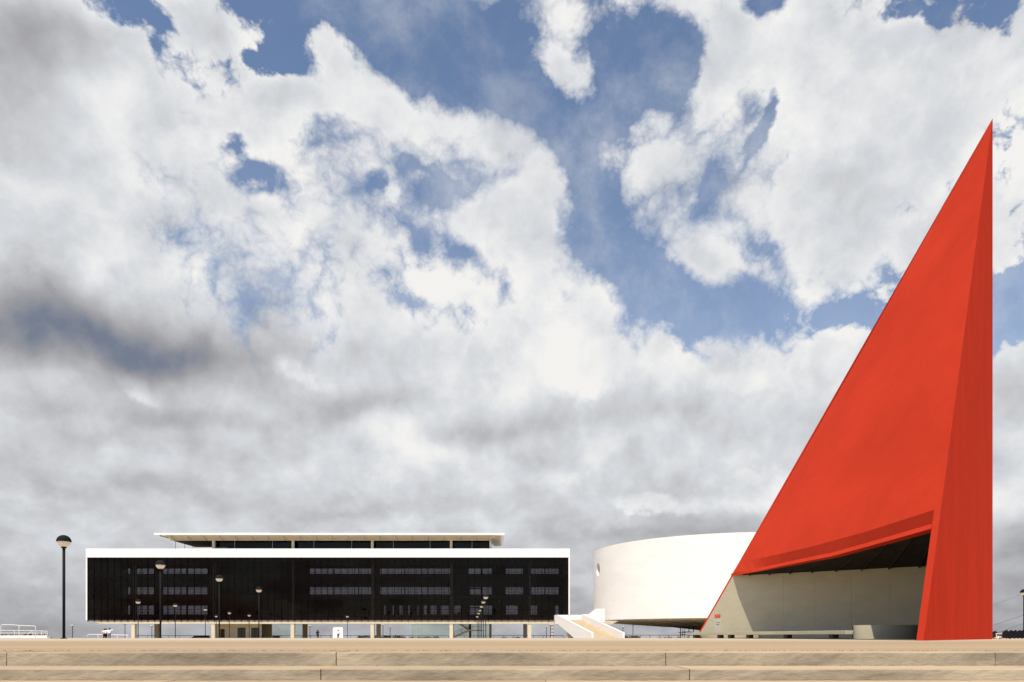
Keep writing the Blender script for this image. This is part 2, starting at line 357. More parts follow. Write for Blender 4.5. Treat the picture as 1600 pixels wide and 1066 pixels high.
ys = [10.22, 11.3, 12.75, 14.6, 16.9, 20.2, 24.4, 28.6, 33.0]
for i in range(len(ys)-1):                       # cast strips of paving, joints recessed
    s = MB(); z = random.uniform(-.003, .003); s.box(-220, 220, ys[i]+.02, ys[i+1]-(.02 if i < len(ys)-2 else .35), -.029, z)
    s.build('paving_strip', MT['plaza'], plaza, bevel=.006)

# long cast steps of concrete blocks
steps = tag(bpy.data.objects.new('steps', None), kind='structure'); COL.objects.link(steps)
levels = [(9.2, 0.0, .177, (526-800)/FP*9.2), (8.22, -.177, .135, (502-800)/FP*8.22), (7.25, -.312, .15, .4), (6.25, -.462, .15, -1.1),
          (5.25, -.612, .15, 1.2), (4.25, -.762, .15, 0.3), (3.25, -.912, .15, -1.0), (2.25, -1.062, .15, .8)]
BW = 4.44
for li, (y, z, h, x0) in enumerate(levels):
    depth = 1.01 if li == 0 else (levels[li-1][0]-y)
    ext = .0 if li == 0 else .02
    # block mesh: front face subdivided and softly uneven
    bm = bmesh.new(); nx, nz = 60, 3
    base = MB(); nxs = 48
    rnd = random.Random(li)
    vs = []; fs = []
    zs = [-h-.02, -h*.66, -h*.33, -.012]
    def wob(a, b): return rnd.uniform(-a, b)
    rows = []
    for k, zz in enumerate(zs): rows.append([(i/nxs*(BW-.012), wob(.003, .003), zz) for i in range(nxs+1)])
    rows.append([(i/nxs*(BW-.012), .012+wob(.003, .004), -.001+wob(.003, .0015)) for i in range(nxs+1)])
    rows.append([(i/nxs*(BW-.012), depth*.5, wob(.002, .002)) for i in range(nxs+1)])
    rows.append([(i/nxs*(BW-.012), depth-.010+wob(.010, .0), -.001+wob(.003, .002)) for i in range(nxs+1)])
    rows.append([(i/nxs*(BW-.012), depth-.010, -.06) for i in range(nxs+1)])
    rows.append([(i/nxs*(BW-.012), depth-.010, -h-.02) for i in range(nxs+1)])
    for r in rows: vs += r
    W = nxs+1
    for r in range(len(rows)-1):
        for i in range(nxs): a = r*W+i; fs.append((a, a+1, a+1+W, a+W))
    nr = len(rows)
    fs.append(tuple(r*W for r in range(nr))); fs.append(tuple(r*W+nxs for r in range(nr))[::-1])
    base.add(vs, fs)
    # tread: tan top, grey front
    for fi, f in enumerate(fs[:-2]): base.m[fi] = 1 if fi//nxs in (4, 5, 6) else 0
    b0 = base.build('concrete_block', [MT['riser'], MT['plaza']]); b0.parent = steps
    n = 8 if li < 3 else 5
    b0.location = (x0-BW*n, y, z)
    for k in range(-n+1, n+1):
        c = b0.copy(); COL.objects.link(c); c.parent = steps; c.location = (x0+BW*k, y+random.uniform(-.004, .004), z)
    for side in (-1, 1):
        e = MB(); xa = x0+BW*(n+1) if side > 0 else x0-BW*n
        e.box(min(xa, xa+side*150), max(xa, xa+side*150), y, y+depth-.01, z-h-.02, z)
        o = e.build('step_run', MT['riser'], steps)
core = MB()
for li, (y, z, h, x0) in enumerate(levels):
    yb = 8.9 if li == 0 else levels[li-1][0]+.1
    core.box(-170, 170, y+.3, max(yb, y+.9) if li else 8.9+.01*0+.0+.0+ 9.3*0 + .0 + 0.0 or 8.9, z-h-1.0, z-h-.03) if li else None
core.build('step_bed', MT['joint'], steps)
lw = MB(); lw.box(-220, 220, -120, 2.24, -2.6, -1.212); tag(lw.build('lower_plaza', MT['plaza']), kind='structure')

# small grit and chips lying in the joint behind the top step
gm = MB(); rr = random.Random(3)
for i in range(900):
    x = rr.uniform(-9, 9); y = 10.215+rr.gauss(0, .03) if i % 3 else 9.2-.01+rr.uniform(-.9, -.75)+.0
    z = .002 if i % 3 else -.175
    if i % 3 == 0: y = 9.18-abs(rr.gauss(0, .025))
    r = rr.uniform(.004, .016); h = r*rr.uniform(.4, .8); a = rr.uniform(0, 6)
    pts = [(x+r*math.cos(a+k*1.57)*rr.uniform(.7, 2.6), y+r*math.sin(a+k*1.57), z) for k in range(4)]
    gm.add(pts+[(x, y, z+h)], [(0, 1, 4), (1, 2, 4), (2, 3, 4), (3, 0, 4), (3, 2, 1, 0)])
tag(gm.build('grit', MT['joint']), 'scattered dark grit and chips along the step joints', 'grit', kind='stuff')

# ------------------------------------------------------------------ red pyramid
A = P(1551, 185, 47.3); Rr = Vector((A.x, A.y, 0)); F = Vector((PX(1443, 33.0), 33.0, 0)); Lc = Vector((PX(1087, 75.0), 75.0, 0))
pyr = thing('red_pyramid', 'tall red concrete pyramid with a wide dark opening at its foot', 'pyramid', tuple(lerp(F, Rr, .5)))
q, q2 = .0143, .016
nL = (F-Lc).cross(A-Lc).normalized()
if nL.x > 0: nL = -nL
CAM = Vector((0, 0, EYE))
def onplane(px, py, n, p0):
    d = Vector(((px-800)/FP, 1, (HZ-py)/FP)); t = n.dot(p0-CAM)/n.dot(d); return CAM+d*t
# right face slab
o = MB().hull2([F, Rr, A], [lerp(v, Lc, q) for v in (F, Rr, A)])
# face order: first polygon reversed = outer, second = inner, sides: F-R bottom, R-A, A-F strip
o.m = [0, 3, 0, 0, 1]; o.build('right_slab', [MT['redv'], MT['red'], MT['wall'], MT['soffit']], pyr)  # inner face takes the blackened concrete to darken the recess and cut bounce
# back slab (inner face beige concrete)
s1 = [lerp(v, Lc, 0) for v in (Lc, Rr, A)]
tA = lerp(A, Lc, q+.004); tR = lerp(Rr, Lc, q+.002)
o = MB().hull2([Lc, tR, tA], [lerp(v, F, q2) for v in (Lc, tR, tA)])
o.m = [0, 1, 0, 0, 0]; o.build('back_slab', [MT['red'], MT['wall']], pyr)
# top curve, lip and ceiling
nW = Vector((-(Lc-Rr).y, (Lc-Rr).x, 0)).normalized()
if nW.dot(F-Rr) < 0: nW = -nW
W0 = Lc+nW*(q2*(F-Rr).dot(nW))
def interp(pts, x):
    for (a, b), (c, d) in zip(pts, pts[1:]):
        if a <= x <= c or (c, d) == pts[-1]: return b+(d-b)*(x-a)/(c-a)
topc = [(1141, 883.6), (1148, 881.4), (1265.8, 854.7), (1350, 831.9), (1364.7, 827.6), (1461.5, 796.2)]
botc = [(1139, 901.6), (1182, 893), (1223.7, 884.2), (1273, 874.5), (1300, 869.3), (1350, 855.6), (1400, 841.8), (1456, 825.8)]
K = 24
def edgepx(y, a, b):                             # x on the line through two photo points
    return a[0]+(b[0]-a[0])*(y-a[1])/(b[1]-a[1])
T = []; B = []
xl_t = 1551-(882.5-185)*.5735; xr_t = 1461.7
for i in range(K+1):
    t = i/K; x = (1147.8*(1-t)+1461.7*t)
    y = interp([(1140, 883.4), (1265.8, 854.7), (1350, 831.9), (1461.7, 796.0)], x)
    T.append((x, y))
T3 = []
# left end lies on the silhouette edge L-A, right end on the strip edge
pL = None
for i, (x, y) in enumerate(T): T3.append(onplane(x, y, nL, Lc))
# snap ends on edges
def closest_on(a, b, zt): t = (zt-a.z)/(b.z-a.z); return lerp(a, b, t)
T3[0] = closest_on(Lc, A, T3[0].z)
Fs, As = lerp(F, Lc, q), lerp(A, Lc, q)
T3[-1] = closest_on(Fs, As, T3[-1].z)
inn = Vector((1, .35, 0)).normalized()
B3 = []
for i in range(K+1):
    t = i/K; x = 1141*(1-t)+1454.5*t
    y = interp(botc, x); pp = onplane(x, y, nL, Lc)
    gap = onplane(x, y, nW, W0).y-pp.y
    if i <= 1: G1 = gap
    dY = min(.32/(.938*(x-800)/FP-.007), .25*max(gap-G1, 0)); Y = pp.y+dY
    B3.append(P(x, y, Y)+nL*(.025 if i < 3 else 0))
M3 = [b+Vector((0.11*min(1, i/5)+.03, 0, .29)) for i, b in enumerate(B3)]
B3[0] = closest_on(Lc, A, B3[0].z)+nL*.02; M3[0] = closest_on(Lc, A, B3[0].z+.29)+nL*.02
U3 = [b+inn*(.05+.8*min(1, i/7)) for i, b in enumerate(B3)]
tq = .012
# left face panel above the opening
poly = [closest_on(Fs, As, As.z-.0)]+T3[::-1]
poly = [As]+T3[::-1]
o = MB().hull2(poly, [lerp(v, Rr if False else Vector((Rr.x, Rr.y, v.z)), tq) for v in poly])
o.build('left_face', MT['red'], pyr)
band = MB(); lip = MB(); und = MB(); ceil = MB()
for i in range(K):
    band.add([T3[i], T3[i+1], M3[i+1], M3[i]], [(0, 1, 2, 3)])
    lip.add([M3[i], M3[i+1], B3[i+1], B3[i]], [(0, 1, 2, 3)])
    lip.add([B3[i], B3[i+1], U3[i+1], U3[i]], [(0, 1, 2, 3)])
# closed recessed band: give it a back
bk = [lerp(a, b, .5)+inn*.35 for a, b in zip(T3, M3)]
for i in range(K):
    band.add([T3[i], T3[i+1], bk[i+1], bk[i]], [(0, 1, 2, 3)]); band.add([M3[i], M3[i+1], bk[i+1], bk[i]], [(0, 1, 2, 3)])
    u2 = U3[i]+Vector((0, 0, .25)); u3 = U3[i+1]+Vector((0, 0, .25))
    lip.add([U3[i], U3[i+1], u3, u2], [(0, 1, 2, 3)]); lip.add([M3[i], M3[i+1], u3, u2], [(0, 1, 2, 3)])
band.build('recessed_band', MT['red'], pyr); lip.build('rim_lip', MT['red'], pyr)
# wall line of the ceiling
def onwall(px, py): return onplane(px, py, nW, W0)
wl0 = onwall(1152, 901.4); wl1 = onwall(1452, 887); wl2 = onwall(1530, 883)
for i in range(1, K):
    a0 = lerp(wl0, wl1, i/K); a1 = lerp(wl0, wl1, (i+1)/K)
    up = Vector((0, 0, .12))
    ceil.add([U3[i]+up, U3[i+1]+up, a1+up, a0+up, U3[i]+up*2.5, U3[i+1]+up*2.5, a1+up*2.5, a0+up*2.5],
             [(0, 1, 2, 3), (7, 6, 5, 4), (0, 4, 5, 1), (3, 2, 6, 7)])
ceil.add([U3[K]+up, wl1+up, wl2+up, lerp(Fs, lerp(Rr, Lc, q), .75)+Vector((0, 0, 5.6))], [(0, 1, 2, 3)])
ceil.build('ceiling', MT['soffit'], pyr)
for i in range(2, K, 3):                          # downstand ribs of the ceiling
    a = U3[i]+Vector((.3, .2, .12)); b = lerp(wl0, wl1, i/K)+Vector((0, 0, .12)); s = Vector((.06, .16, 0)); dn = Vector((0, 0, -.14))
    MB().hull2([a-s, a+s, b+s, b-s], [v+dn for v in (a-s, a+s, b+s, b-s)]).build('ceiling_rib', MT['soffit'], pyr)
# joint lines on inner wall (recess strips) : thin shadow-gap fillets
for px in (1223.5, 1273, 1330, 1390):
    a = onwall(px, 899); b = a.copy(); a.z = .0; b.z = onwall(px, 900).z
    w = (Rr-Lc).normalized()*.02
    MB().hull2([a-w, a+w, b+w, b-w], [v+nW*.012 for v in (a-w, a+w, b+w, b-w)]).build('wall_joint', MT['wall'], pyr)
# dark slab added over the paving to cut bounce light inside the shell
e1 = Vector((20.9, 35.2, 0)); e2 = Vector((21.6, 70.0, 0)); e3 = lerp(Rr, Lc, .05)+nW*.4; e4 = lerp(Rr, Lc, .72)+nW*.4
pf = [e1, Vector((e3.x-.9, e3.y-1.2, 0)), Vector((e3.x, e3.y, 0)), Vector((e4.x, e4.y, 0)), Vector((21.0, 66, 0))]
MB().hull2(pf, [v+Vector((0, 0, .035)) for v in pf]).build('inner_floor', mat('bounce_cut_slab', (.10, .085, .06), .8, .1, var=.2, vscale=1.5), pyr)
# plaque on the inner wall
wd = (Rr-Lc).normalized()
def wallbox(x0, x1, y0, y1, t0, t1):
    c = [onwall(x0, y1), onwall(x1, y1), onwall(x1, y0), onwall(x0, y0)]
    zlo = (c[0].z+c[1].z)/2; zhi = (c[2].z+c[3].z)/2
    c[0].z = c[1].z = zlo; c[2].z = c[3].z = zhi
    return MB().hull2([v+nW*t0 for v in c], [v+nW*t1 for v in c])
sg = thing('wall_sign', 'small red topped sign panel on the sunlit end of the inner beige wall', 'sign', tuple(onwall(1121.5, 990)))
wallbox(1116.3, 1127.3, 959, 991, .004, .03).build('board', mat('sign_grey', (.50, .47, .38), .6), sg)
wallbox(1117.3, 1126.2, 960.2, 965, .03, .07).build('red_header', mat('sign_red', (.62, .03, .02), .5), sg)
for (x0, x1, y0, y1) in ((1119.5, 1121.4, 972.7, 973.6), (1121.8, 1125, 972.7, 973.6), (1119.3, 1122, 975.7, 976.7), (1122.3, 1124.2, 975.7, 976.7)):
    wallbox(x0, x1, y0, y1, .03, .034).build('lettering', MT['brown'], sg)
wallbox(1118.6, 1124.8, 962.3, 963.1, .07, .074).build('header_lettering', mat('sign_pale', (.85, .3, .22), .5), sg)

# interior floor edge objects: curved low wall, plinth, long bench
cw = thing('curved_low_wall', 'rounded low pale wall inside the pyramid opening', 'wall', (24.35, 45.2, 0))
pts = [(24.87+2.15*math.cos(a), 45.3+1.2*math.sin(a)) for a in [math.pi*2*k/64 for k in range(64)]]
pin = [(24.87+1.95*math.cos(a), 45.3+1.0*math.sin(a)) for a in [math.pi*2*k/64 for k in range(64)]]
m = MB(); vs = [(x, y, 0.0) for x, y in pts]+[(x, y, .94) for x, y in pts]+[(x, y, .94) for x, y in pin]+[(x, y, .1) for x, y in pin]
fs = []
for k in range(64):
    k2 = (k+1) % 64
    for r in range(3): fs.append((r*64+k, r*64+k2, (r+1)*64+k2, (r+1)*64+k))
m.add(vs, fs); m.build('curved_wall', MT['wall'], cw, autosm=True)
m = MB().add([(x, y, .12) for x, y in pin], [tuple(range(64))]); m.build('inner_floor', MT['wall'], cw)
pw0 = onwall(1231, 997)+nW*.5; pw1 = onwall(1338, 997)+nW*.5
pw = MB().hull2([Vector((v.x, v.y, 0)) for v in (pw0, pw1, pw1-nW*.4, pw0-nW*.4)], [Vector((v.x, v.y, 1.0)) for v in (pw0, pw1, pw1-nW*.4, pw0-nW*.4)])
tag(pw.build('low_plinth', MT['wall'], bevel=.02), 'long low shaded plinth against the back wall inside the pyramid', 'plinth')
pn0 = onwall(1094, 990)+nW*.9; pn1 = onwall(1190, 990)+nW*.9
pw = MB().hull2([Vector((v.x, v.y, 0)) for v in (pn0, pn1, pn1-nW*.5, pn0-nW*.5)], [Vector((v.x, v.y, .32)) for v in (pn0, pn1, pn1-nW*.5, pn0-nW*.5)])
tag(pw.build('low_kerb', MT['wall'], bevel=.02), 'low pale kerb under the long slab at the foot of the sunlit wall', 'kerb')
ba = Vector((PX(1321, 46.0), 46.0, 0)); bb = Vector((PX(1071.5, 73.5), 73.5, 0))
bench = thing('slab_bench', 'very long pale slab bench on short dark legs in front of the pyramid', 'bench', tuple(lerp(ba, bb, .5)))
bd = (bb-ba).normalized(); bn = Vector((-bd.y, bd.x, 0))
if bn.y < 0: bn = -bn
npt = 12; fr = []; bk_ = []
for i in range(npt+1):
    t = i/npt; c = lerp(ba, bb, t); fr.append(c); bk_.append(c+bn*1.1)
zt = lambda t: .60
m = MB()
ring = fr+bk_[::-1]; nrg = len(ring)
m.hull2([v+Vector((0, 0, .335)) for v in ring], [v+Vector((0, 0, .60)) for v in ring]); m.build('slab', MT['wall'], bench, bevel=.015)
for px in (1298, 1226, 1167, 1138, 1121.5, 1084):
    # leg at the point of the bench seen at this pixel
    best = min((abs(800+FP*lerp(ba, bb, i/400).x/lerp(ba, bb, i/400).y-px), i) for i in range(401))[1]/400
    c = lerp(ba, bb, best)+bn*.4+bd*.25
    w = bd*.24; dd = bn*.22
    MB().hull2([c-w-dd, c+w-dd, c+w+dd, c-w+dd], [v+Vector((0, 0, .333)) for v in (c-w-dd, c+w-dd, c+w+dd, c-w+dd)]).build('leg', mat('leg_dark', (.10, .085, .06), .9) if px == 1298 else bpy.data.materials['leg_dark'], bench)

# ------------------------------------------------------------------ round museum
mc = Vector((43.3, 138.2)); mr_ = 26.6; mz0, mz1 = 3.25, 17.25
mus = thing('round_museum', 'big windowless white drum building raised off the ground behind the red pyramid', 'museum', (mc.x, mc.y, -.4))
SEG = 192
drum = MB()
zl = [mz0]+[mz0+(mz1-mz0)*k/10 for k in range(1, 11)]
vs = []; fs = []
for z in zl:
    for k in range(SEG): a = 2*math.pi*k/SEG; vs.append((mc.x+mr_*math.cos(a), mc.y+mr_*math.sin(a), z))
for i in range(len(zl)-1):
    for k in range(SEG): a = i*SEG+k; b = i*SEG+(k+1) % SEG; fs.append((a, b, b+SEG, a+SEG))
n0 = len(vs)
for z, r in ((mz1, mr_-.45), (mz1-1.0, mr_-.45)):
    for k in range(SEG): a = 2*math.pi*k/SEG; vs.append((mc.x+r*math.cos(a), mc.y+r*math.sin(a), z))
tp = (len(zl)-1)*SEG
for k in range(SEG):
    k2 = (k+1) % SEG; fs.append((tp+k, tp+k2, n0+k2, n0+k)); fs.append((n0+k, n0+k2, n0+SEG+k2, n0+SEG+k))
fs.append(tuple(n0+SEG+k for k in range(SEG))); fs.append(tuple(range(SEG))[::-1])
drum.add(vs, fs)
dob = drum.build('drum_wall', MT['white2'], mus)
# porthole cut into the drum near its left outline
pa = math.atan2(138.2-mc.y, 0) ; 
tx = 934.3; # viewing column
dxy = Vector(((tx-800)/FP, 1)); a_ = dxy.dot(dxy); b_ = dxy.dot(mc); c_ = mc.dot(mc)-mr_*mr_; disc = b_*b_-a_*c_
disc = max(disc, 0); tt = (b_-disc**.5)/a_; hp = dxy*tt; hn = (hp-mc).normalized(); hz = PZ(890, hp.y)
cut = MB(); ringA = []; ringB = []
hs = Vector((-hn.y, hn.x, 0)); rP = 1.28
for k in range(40):
    a = 2*math.pi*k/40; off = hs*math.cos(a)*rP+Vector((0, 0, 1))*math.sin(a)*rP
    ringA.append(Vector((hp.x, hp.y, hz))+off+Vector((hn.x, hn.y, 0))*1.0); ringB.append(Vector((hp.x, hp.y, hz))+off-Vector((hn.x, hn.y, 0))*.8)
cut.hull2(ringA, ringB); co = cut.build('cutter', MT['cream'], None)
md = dob.modifiers.new('hole', 'BOOLEAN'); md.object = co; md.operation = 'DIFFERENCE'; md.solver = 'EXACT'
dg = bpy.context.evaluated_depsgraph_get(); ev = dob.evaluated_get(dg); nm = bpy.data.meshes.new_from_object(ev)
dob.modifiers.clear(); dob.data = nm; bpy.data.objects.remove(co)
nm.polygons.foreach_set('use_smooth', [True]*len(nm.polygons)); dob.modifiers.new('edge', 'EDGE_SPLIT').split_angle = R_(30)
gp = MB(); cpt = Vector((hp.x, hp.y, hz))-Vector((hn.x, hn.y, 0))*.72
gp.hull2([cpt+(r-cpt-Vector((hn.x, hn.y, 0))*(r-cpt).dot(Vector((hn.x, hn.y, 0))))*.985 for r in ringA],
         [cpt+(r-cpt-Vector((hn.x, hn.y, 0))*(r-cpt).dot(Vector((hn.x, hn.y, 0))))*.985-Vector((hn.x, hn.y, 0))*.04 for r in ringA])
gp.build('porthole_glass', mat('porthole_glass', (.10, .11, .13), .05, .6), mus)
# underside: shallow inverted cone on a stem
MB().lathe([(mr_-.6, 3.235), (mr_-5, 2.95), (12, 2.2), (5.2, 1.4), (4.8, -.4)], 96, (mc.x, mc.y, 0)).build('underside', MT['cream'], mus, autosm=True)
for k in range(36):
    a = 2*math.pi*k/36; u = Vector((math.cos(a), math.sin(a), 0)); s = Vector((-u.y, u.x, 0))*.15; c = Vector((mc.x, mc.y, 0))
    p0 = c+u*(mr_-2.2); p1 = c+u*12.2
    MB().hull2([p0-s+Vector((0,0,3.15)), p0+s+Vector((0,0,3.15)), p1+s+Vector((0,0,2.3)), p1-s+Vector((0,0,2.3))],
               [p0-s+Vector((0,0,3.0)), p0+s+Vector((0,0,3.0)), p1+s+Vector((0,0,2.1)), p1-s+Vector((0,0,2.1))]).build('radial_rib', MT['cream'], mus)

# ------------------------------------------------------------------ access ramp to museum
ramp = thing('access_ramp', 'white walled entrance ramp with a tan walkway rising towards the round museum', 'ramp', (PX(950, 100), 100, -.4))
Yt, Yb_ = 114.0, 96.0
def wallp(name, front, Ys, thick, mt):
    """front: outline photo points with their depth; the parapet has a real thickness in X"""
    A_ = [P(x, y, Y) for (x, y, Y) in front]
    for v in A_:
        if v.z < -.35: v.z = -.4
    B_ = [v+Vector((thick, 0, 0)) for v in A_]
    return MB().hull2(A_, B_).build(name, mt, ramp, bevel=.02)
gz = HZ+(EYE+.4)*FP/Yb_
Lp = [(867.3, 961.0, Yt), (874.3, 960.6, Yt-1.8), (924.6, 987.2, Yb_+.6), (926, 988.1, Yb_), (926, gz, Yb_), (902.0, gz, Yb_+7), (872.2, 975.9, Yt-1.8), (867.3, 975.9, Yt)]
# left parapet: outer face lies along x(Y); depths interpolate between landing and foot
def par(xtop, xbot, thick, name):
    p0 = Vector((PX(xtop, Yt), Yt)); p1 = Vector((PX(xbot, Yb_), Yb_))
    def at(t): q_ = p0*(1-t)+p1*t; return q_.x, q_.y
    pr = [(0, PZ(961, Yt)), (.08, PZ(960.8, Yt-1.4)), (.955, PZ(987.2, Yb_+.8)), (1, PZ(988.1, Yb_)), (1, -.4), (.62, -.4), (.10, PZ(975.9, Yt-1.5)), (0, PZ(975.9, Yt))]
    a = [Vector((*at(t), z)) for t, z in pr]; dirn = Vector((p1.x-p0.x, p1.y-p0.y, 0)).normalized(); sd = Vector((-dirn.y, dirn.x, 0))
    if sd.x < 0: sd = -sd
    return MB().hull2(a, [v+sd*thick for v in a]).build(name, MT['white'], ramp, bevel=.03), p0, p1, sd
_, lp0, lp1, sdL = par(867.3, 924.6, .28, 'left_parapet')
_, rp0, rp1, sdR = par(908.5, 973.3, .28, 'right_parapet')
zf1 = PZ(968.4, Yt); fl0 = Vector((*lp0, zf1)); fl1 = Vector((*lp1, -.38)); fr0 = Vector((*rp0, zf1)); fr1 = Vector((*rp1, -.38))
e_ = Vector((.2, .05, 0))
MB().hull2([fl0+e_, fl1+e_, fr1+e_*.3, fr0+e_*.3], [v-Vector((0, 0, .3)) for v in (fl0+e_, fl1+e_, fr1+e_*.3, fr0+e_*.3)]).build('walkway', mat('ramp_tan', (.50, .385, .235), .9, .1, var=.15, vscale=.8), ramp)
xl, xr = PX(867.3, Yt), PX(908.5, Yt)
Yw = Yt+2.5
MB().box(PX(867.3, Yw), PX(909, Yw), Yw, Yw+.25, PZ(975.9, Yw), PZ(961.0, Yw)).build('landing_back_wall', MT['white'], ramp)
MB().box(xl, PX(929, Yw), Yt+.01, Yw, zf1-.85, zf1-.01).build('landing_slab', MT['cream'], ramp)
MB().box(xl+.01, xl+.28, Yt+.02, Yw, zf1, PZ(961, Yt)).build('landing_side_wall', MT['white'], ramp)
a = [P(908.6, 970, Yt+.3), P(945, 972, Yt+.3), P(945, 951, Yt+.3), P(930.5, 951.5, Yt+.3), P(920, 959.8, Yt+.3), P(908.6, 960.3, Yt+.3)]
b = [v+Vector((0, .3, 0)) for v in a]; MB().hull2(a[:1]+a[1:2]+a[2:], b).build('link_wall', MT['white'], ramp)
MB().hull2([P(886.3, 985.5, 108), P(904, 985.5, 108), P(904, 1000, 108), P(886.3, 1000, 108)], [v+Vector((0, .8, 0)) for v in (P(886.3, 985.5, 108), P(904, 985.5, 108), P(904, 1000, 108), P(886.3, 1000, 108))]).build('support_wall', MT['cream'], ramp)
# bracket of the museum floor where the landing meets the drum
MB().hull2([P(934, 969.5, 119), P(966, 970.5, 119), P(954, 976, 119), P(944, 976, 119)], [v+Vector((0, 9, 0)) for v in (P(934, 969.5, 119), P(966, 970.5, 119), P(954, 976, 119), P(944, 976, 119))]).build('landing_bracket', MT['cream'], ramp)

# ------------------------------------------------------------------ library
YF, YR = 152.0, 168.0
lib = thing('library_building', 'long low library on columns with smoked glass front and white roof band', 'library', (PX(512, YF), (YF+YR)/2, -.4))
X0, X1 = PX(134, YF), PX(890.5, YF); zT, zB, zG = PZ(857.3, YF), PZ(871.2, YF), PZ(969.3, YF)
MB().box(X0, X1, YF, YR, zB, zT).build('roof_band', MT['white'], lib, bevel=.03)
MB().box(X0, X0+.32, YF, YR, zG, zB).build('side_wall', MT['white'], lib)
MB().box(X1-.32, X1, YF, YR, zG, zB).build('side_wall', MT['white'], lib)
xi0, xi1 = X0+.32, X1-.32
NC = 72; cwid = (xi1-xi0)/NC; yg = YF+.12
rows = [871.2, 887.5, 897.3, 904.3, 920.5, 929, 936.7, 952.5, 963.4, 969.3]
rz = [PZ(r, YF) for r in rows]
meshcache = {}
small = MB()
for r in range(9):
    z1, z0 = rz[r], rz[r+1]; big_row = r in (0, 3, 6, 7)
    for c in range(NC):
        x = xi0+c*cwid
        if big_row:
            if r not in meshcache:
                o = MB().box(0, cwid-.05, 0, .02, 0, z1-z0-.05).build('pane', MT['glass'], lib)
                meshcache[r] = o.data
            else:
                o = bpy.data.objects.new('pane', meshcache[r]); COL.objects.link(o); o.parent = lib; o.matrix_parent_inverse = Matrix.Translation(-lib.location)
            o.location = (x+.025, yg+random.uniform(-.004, .004), z0+.025)
            o.rotation_euler = (random.uniform(-.0012, .0012), 0, random.uniform(-.0015, .0015))
        else: small.box(x+.025, x+cwid-.025, yg, yg+.02, z0+.025, z1-.025)
tag(small.build('small_panes', MT['glass'], lib), kind='stuff')
mm = MB().box(-.045, .045, YF+.03, YF+.24, zG-.28, zB).build('mullion', MT['mull'], lib)
for c in range(NC+1):
    o = mm if c == 0 else bpy.data.objects.new('mullion', mm.data)
    if c: COL.objects.link(o); o.parent = lib; o.matrix_parent_inverse = Matrix.Translation(-lib.location)
    o.location = (xi0+c*cwid+(.05 if c == 0 else -.05 if c == NC else 0), 0, 0)
for r in rz[1:]: MB().box(xi0, xi1, YF+.05, YF+.20, r-.035, r+.035).build('transom', MT['mull'], lib)
# columns: through the storeys
cols = [207.6, 332.6, 456.7, 581.5, 705.1, 827.5]
cx = [PX(c, YF+.3) for c in cols]
for x in cx:
    MB().box(x-.385, x+.385, YF+.35, YF+1.25, -.4, PZ(975, YF)+.02).build('column', MT['cream'], lib, bevel=.02)
    MB().box(x-.30, x+.30, YF+1.0, YF+1.5, zG, zB).build('inner_column', MT['cream'], lib)
for c in (244.0, 357.0, 475.5, 591.0, 705.5, 820.5):
    x = PX(c, 163)
    MB().box(x-.45, x+.45, 163, 163.9, -.4, PZ(975, YF)+.3).build('rear_column', MT['cream'], lib)
# floors
zb0 = PZ(975, YF)
MB().box(PX(157, YF), X1-1.6, YF+.25, YF+.95, zb0, zG-.30).build('edge_beam', MT['cream'], lib, bevel=.04)
MB().hull2([Vector((PX(157, YF), YF+.25, zb0)), Vector((PX(157, YF), YF+.25, zG-.30)), Vector((PX(148, YF), YF+.25, zG-.30)), Vector((PX(150, YF), YF+.25, zG-.5))],
           [v+Vector((0, .7, 0)) for v in [Vector((PX(157, YF), YF+.25, zb0)), Vector((PX(157, YF), YF+.25, zG-.30)), Vector((PX(148, YF), YF+.25, zG-.30)), Vector((PX(150, YF), YF+.25, zG-.5))]]).build('beam_end', MT['cream'], lib)
MB().box(xi0, xi1, YF+.35, YR, zG-.28, zG+.35).build('floor_slab', MT['cream'], lib)
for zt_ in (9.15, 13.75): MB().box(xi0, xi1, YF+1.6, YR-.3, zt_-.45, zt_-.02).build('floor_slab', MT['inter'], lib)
for a, b in ((8.45, 9.4), (13.05, 13.95), (4.35, 5.1)): MB().box(xi0, xi1, YF+1.7, YF+1.85, a, b).build('gallery_parapet', MT['parap'], lib)
# rear wall with window openings
segA = [(196.5, 203.5), (213.5, 240.8), (254.5, 291), (292, 325.3), (484, 520), (521, 560), (561, 580), (593.8, 632), (633, 668), (669, 703.3), (732, 751), (753.8, 768.5), (790, 817.5), (830, 851), (852, 873)]
segC = [(196.5, 203.5), (213.5, 240.8), (254.5, 291), (292, 325.3), (600.2, 602.4), (613.3, 615.6), (624, 629), (637.4, 640.2), (652.2, 654), (662, 667), (672.6, 682.2), (688.4, 702), (709, 720), (734, 752), (755.6, 769), (790.6, 808.8), (825, 839.4), (867, 873)]
bands = [((15.5, 16.8), segA), ((10.45, 12.2), segA), ((5.26, 7.7), segC)]
YW = YR-.25
wallm = MB()
zlev = [zG+.35, 5.26, 7.7, 10.45, 12.2, 15.5, 16.8, zB]
for k in range(0, 8, 2): wallm.box(xi0, xi1, YW, YR, zlev[k], zlev[k+1])
for (z0, z1), segs in bands:
    x = xi0
    for a, b in segs:
        xa, xb = PX(a, YW), PX(b, YW)
        if xa > x: wallm.box(x, xa, YW, YR, z0, z1)
        x = xb
        w = MB(); nb = max(1, round((xb-xa)/1.5))
        for j in range(nb+1): xx = xa+(xb-xa)*j/nb; w.box(xx-.04, xx+.04, YW+.02, YW+.14, z0, z1)
        w.box(xa, xb, YW+.03, YW+.13, z0+(z1-z0)*.3-.03, z0+(z1-z0)*.3+.03)
        wf = w.build('window', MT['mull'], lib)
        pn = MB().box(xa, xb, YW+.07, YW+.09, z0, z1).build('window_pane', MT['glassl'], None)
        pn.parent = wf
    wallm.box(x, xi1, YW, YR, z0, z1)
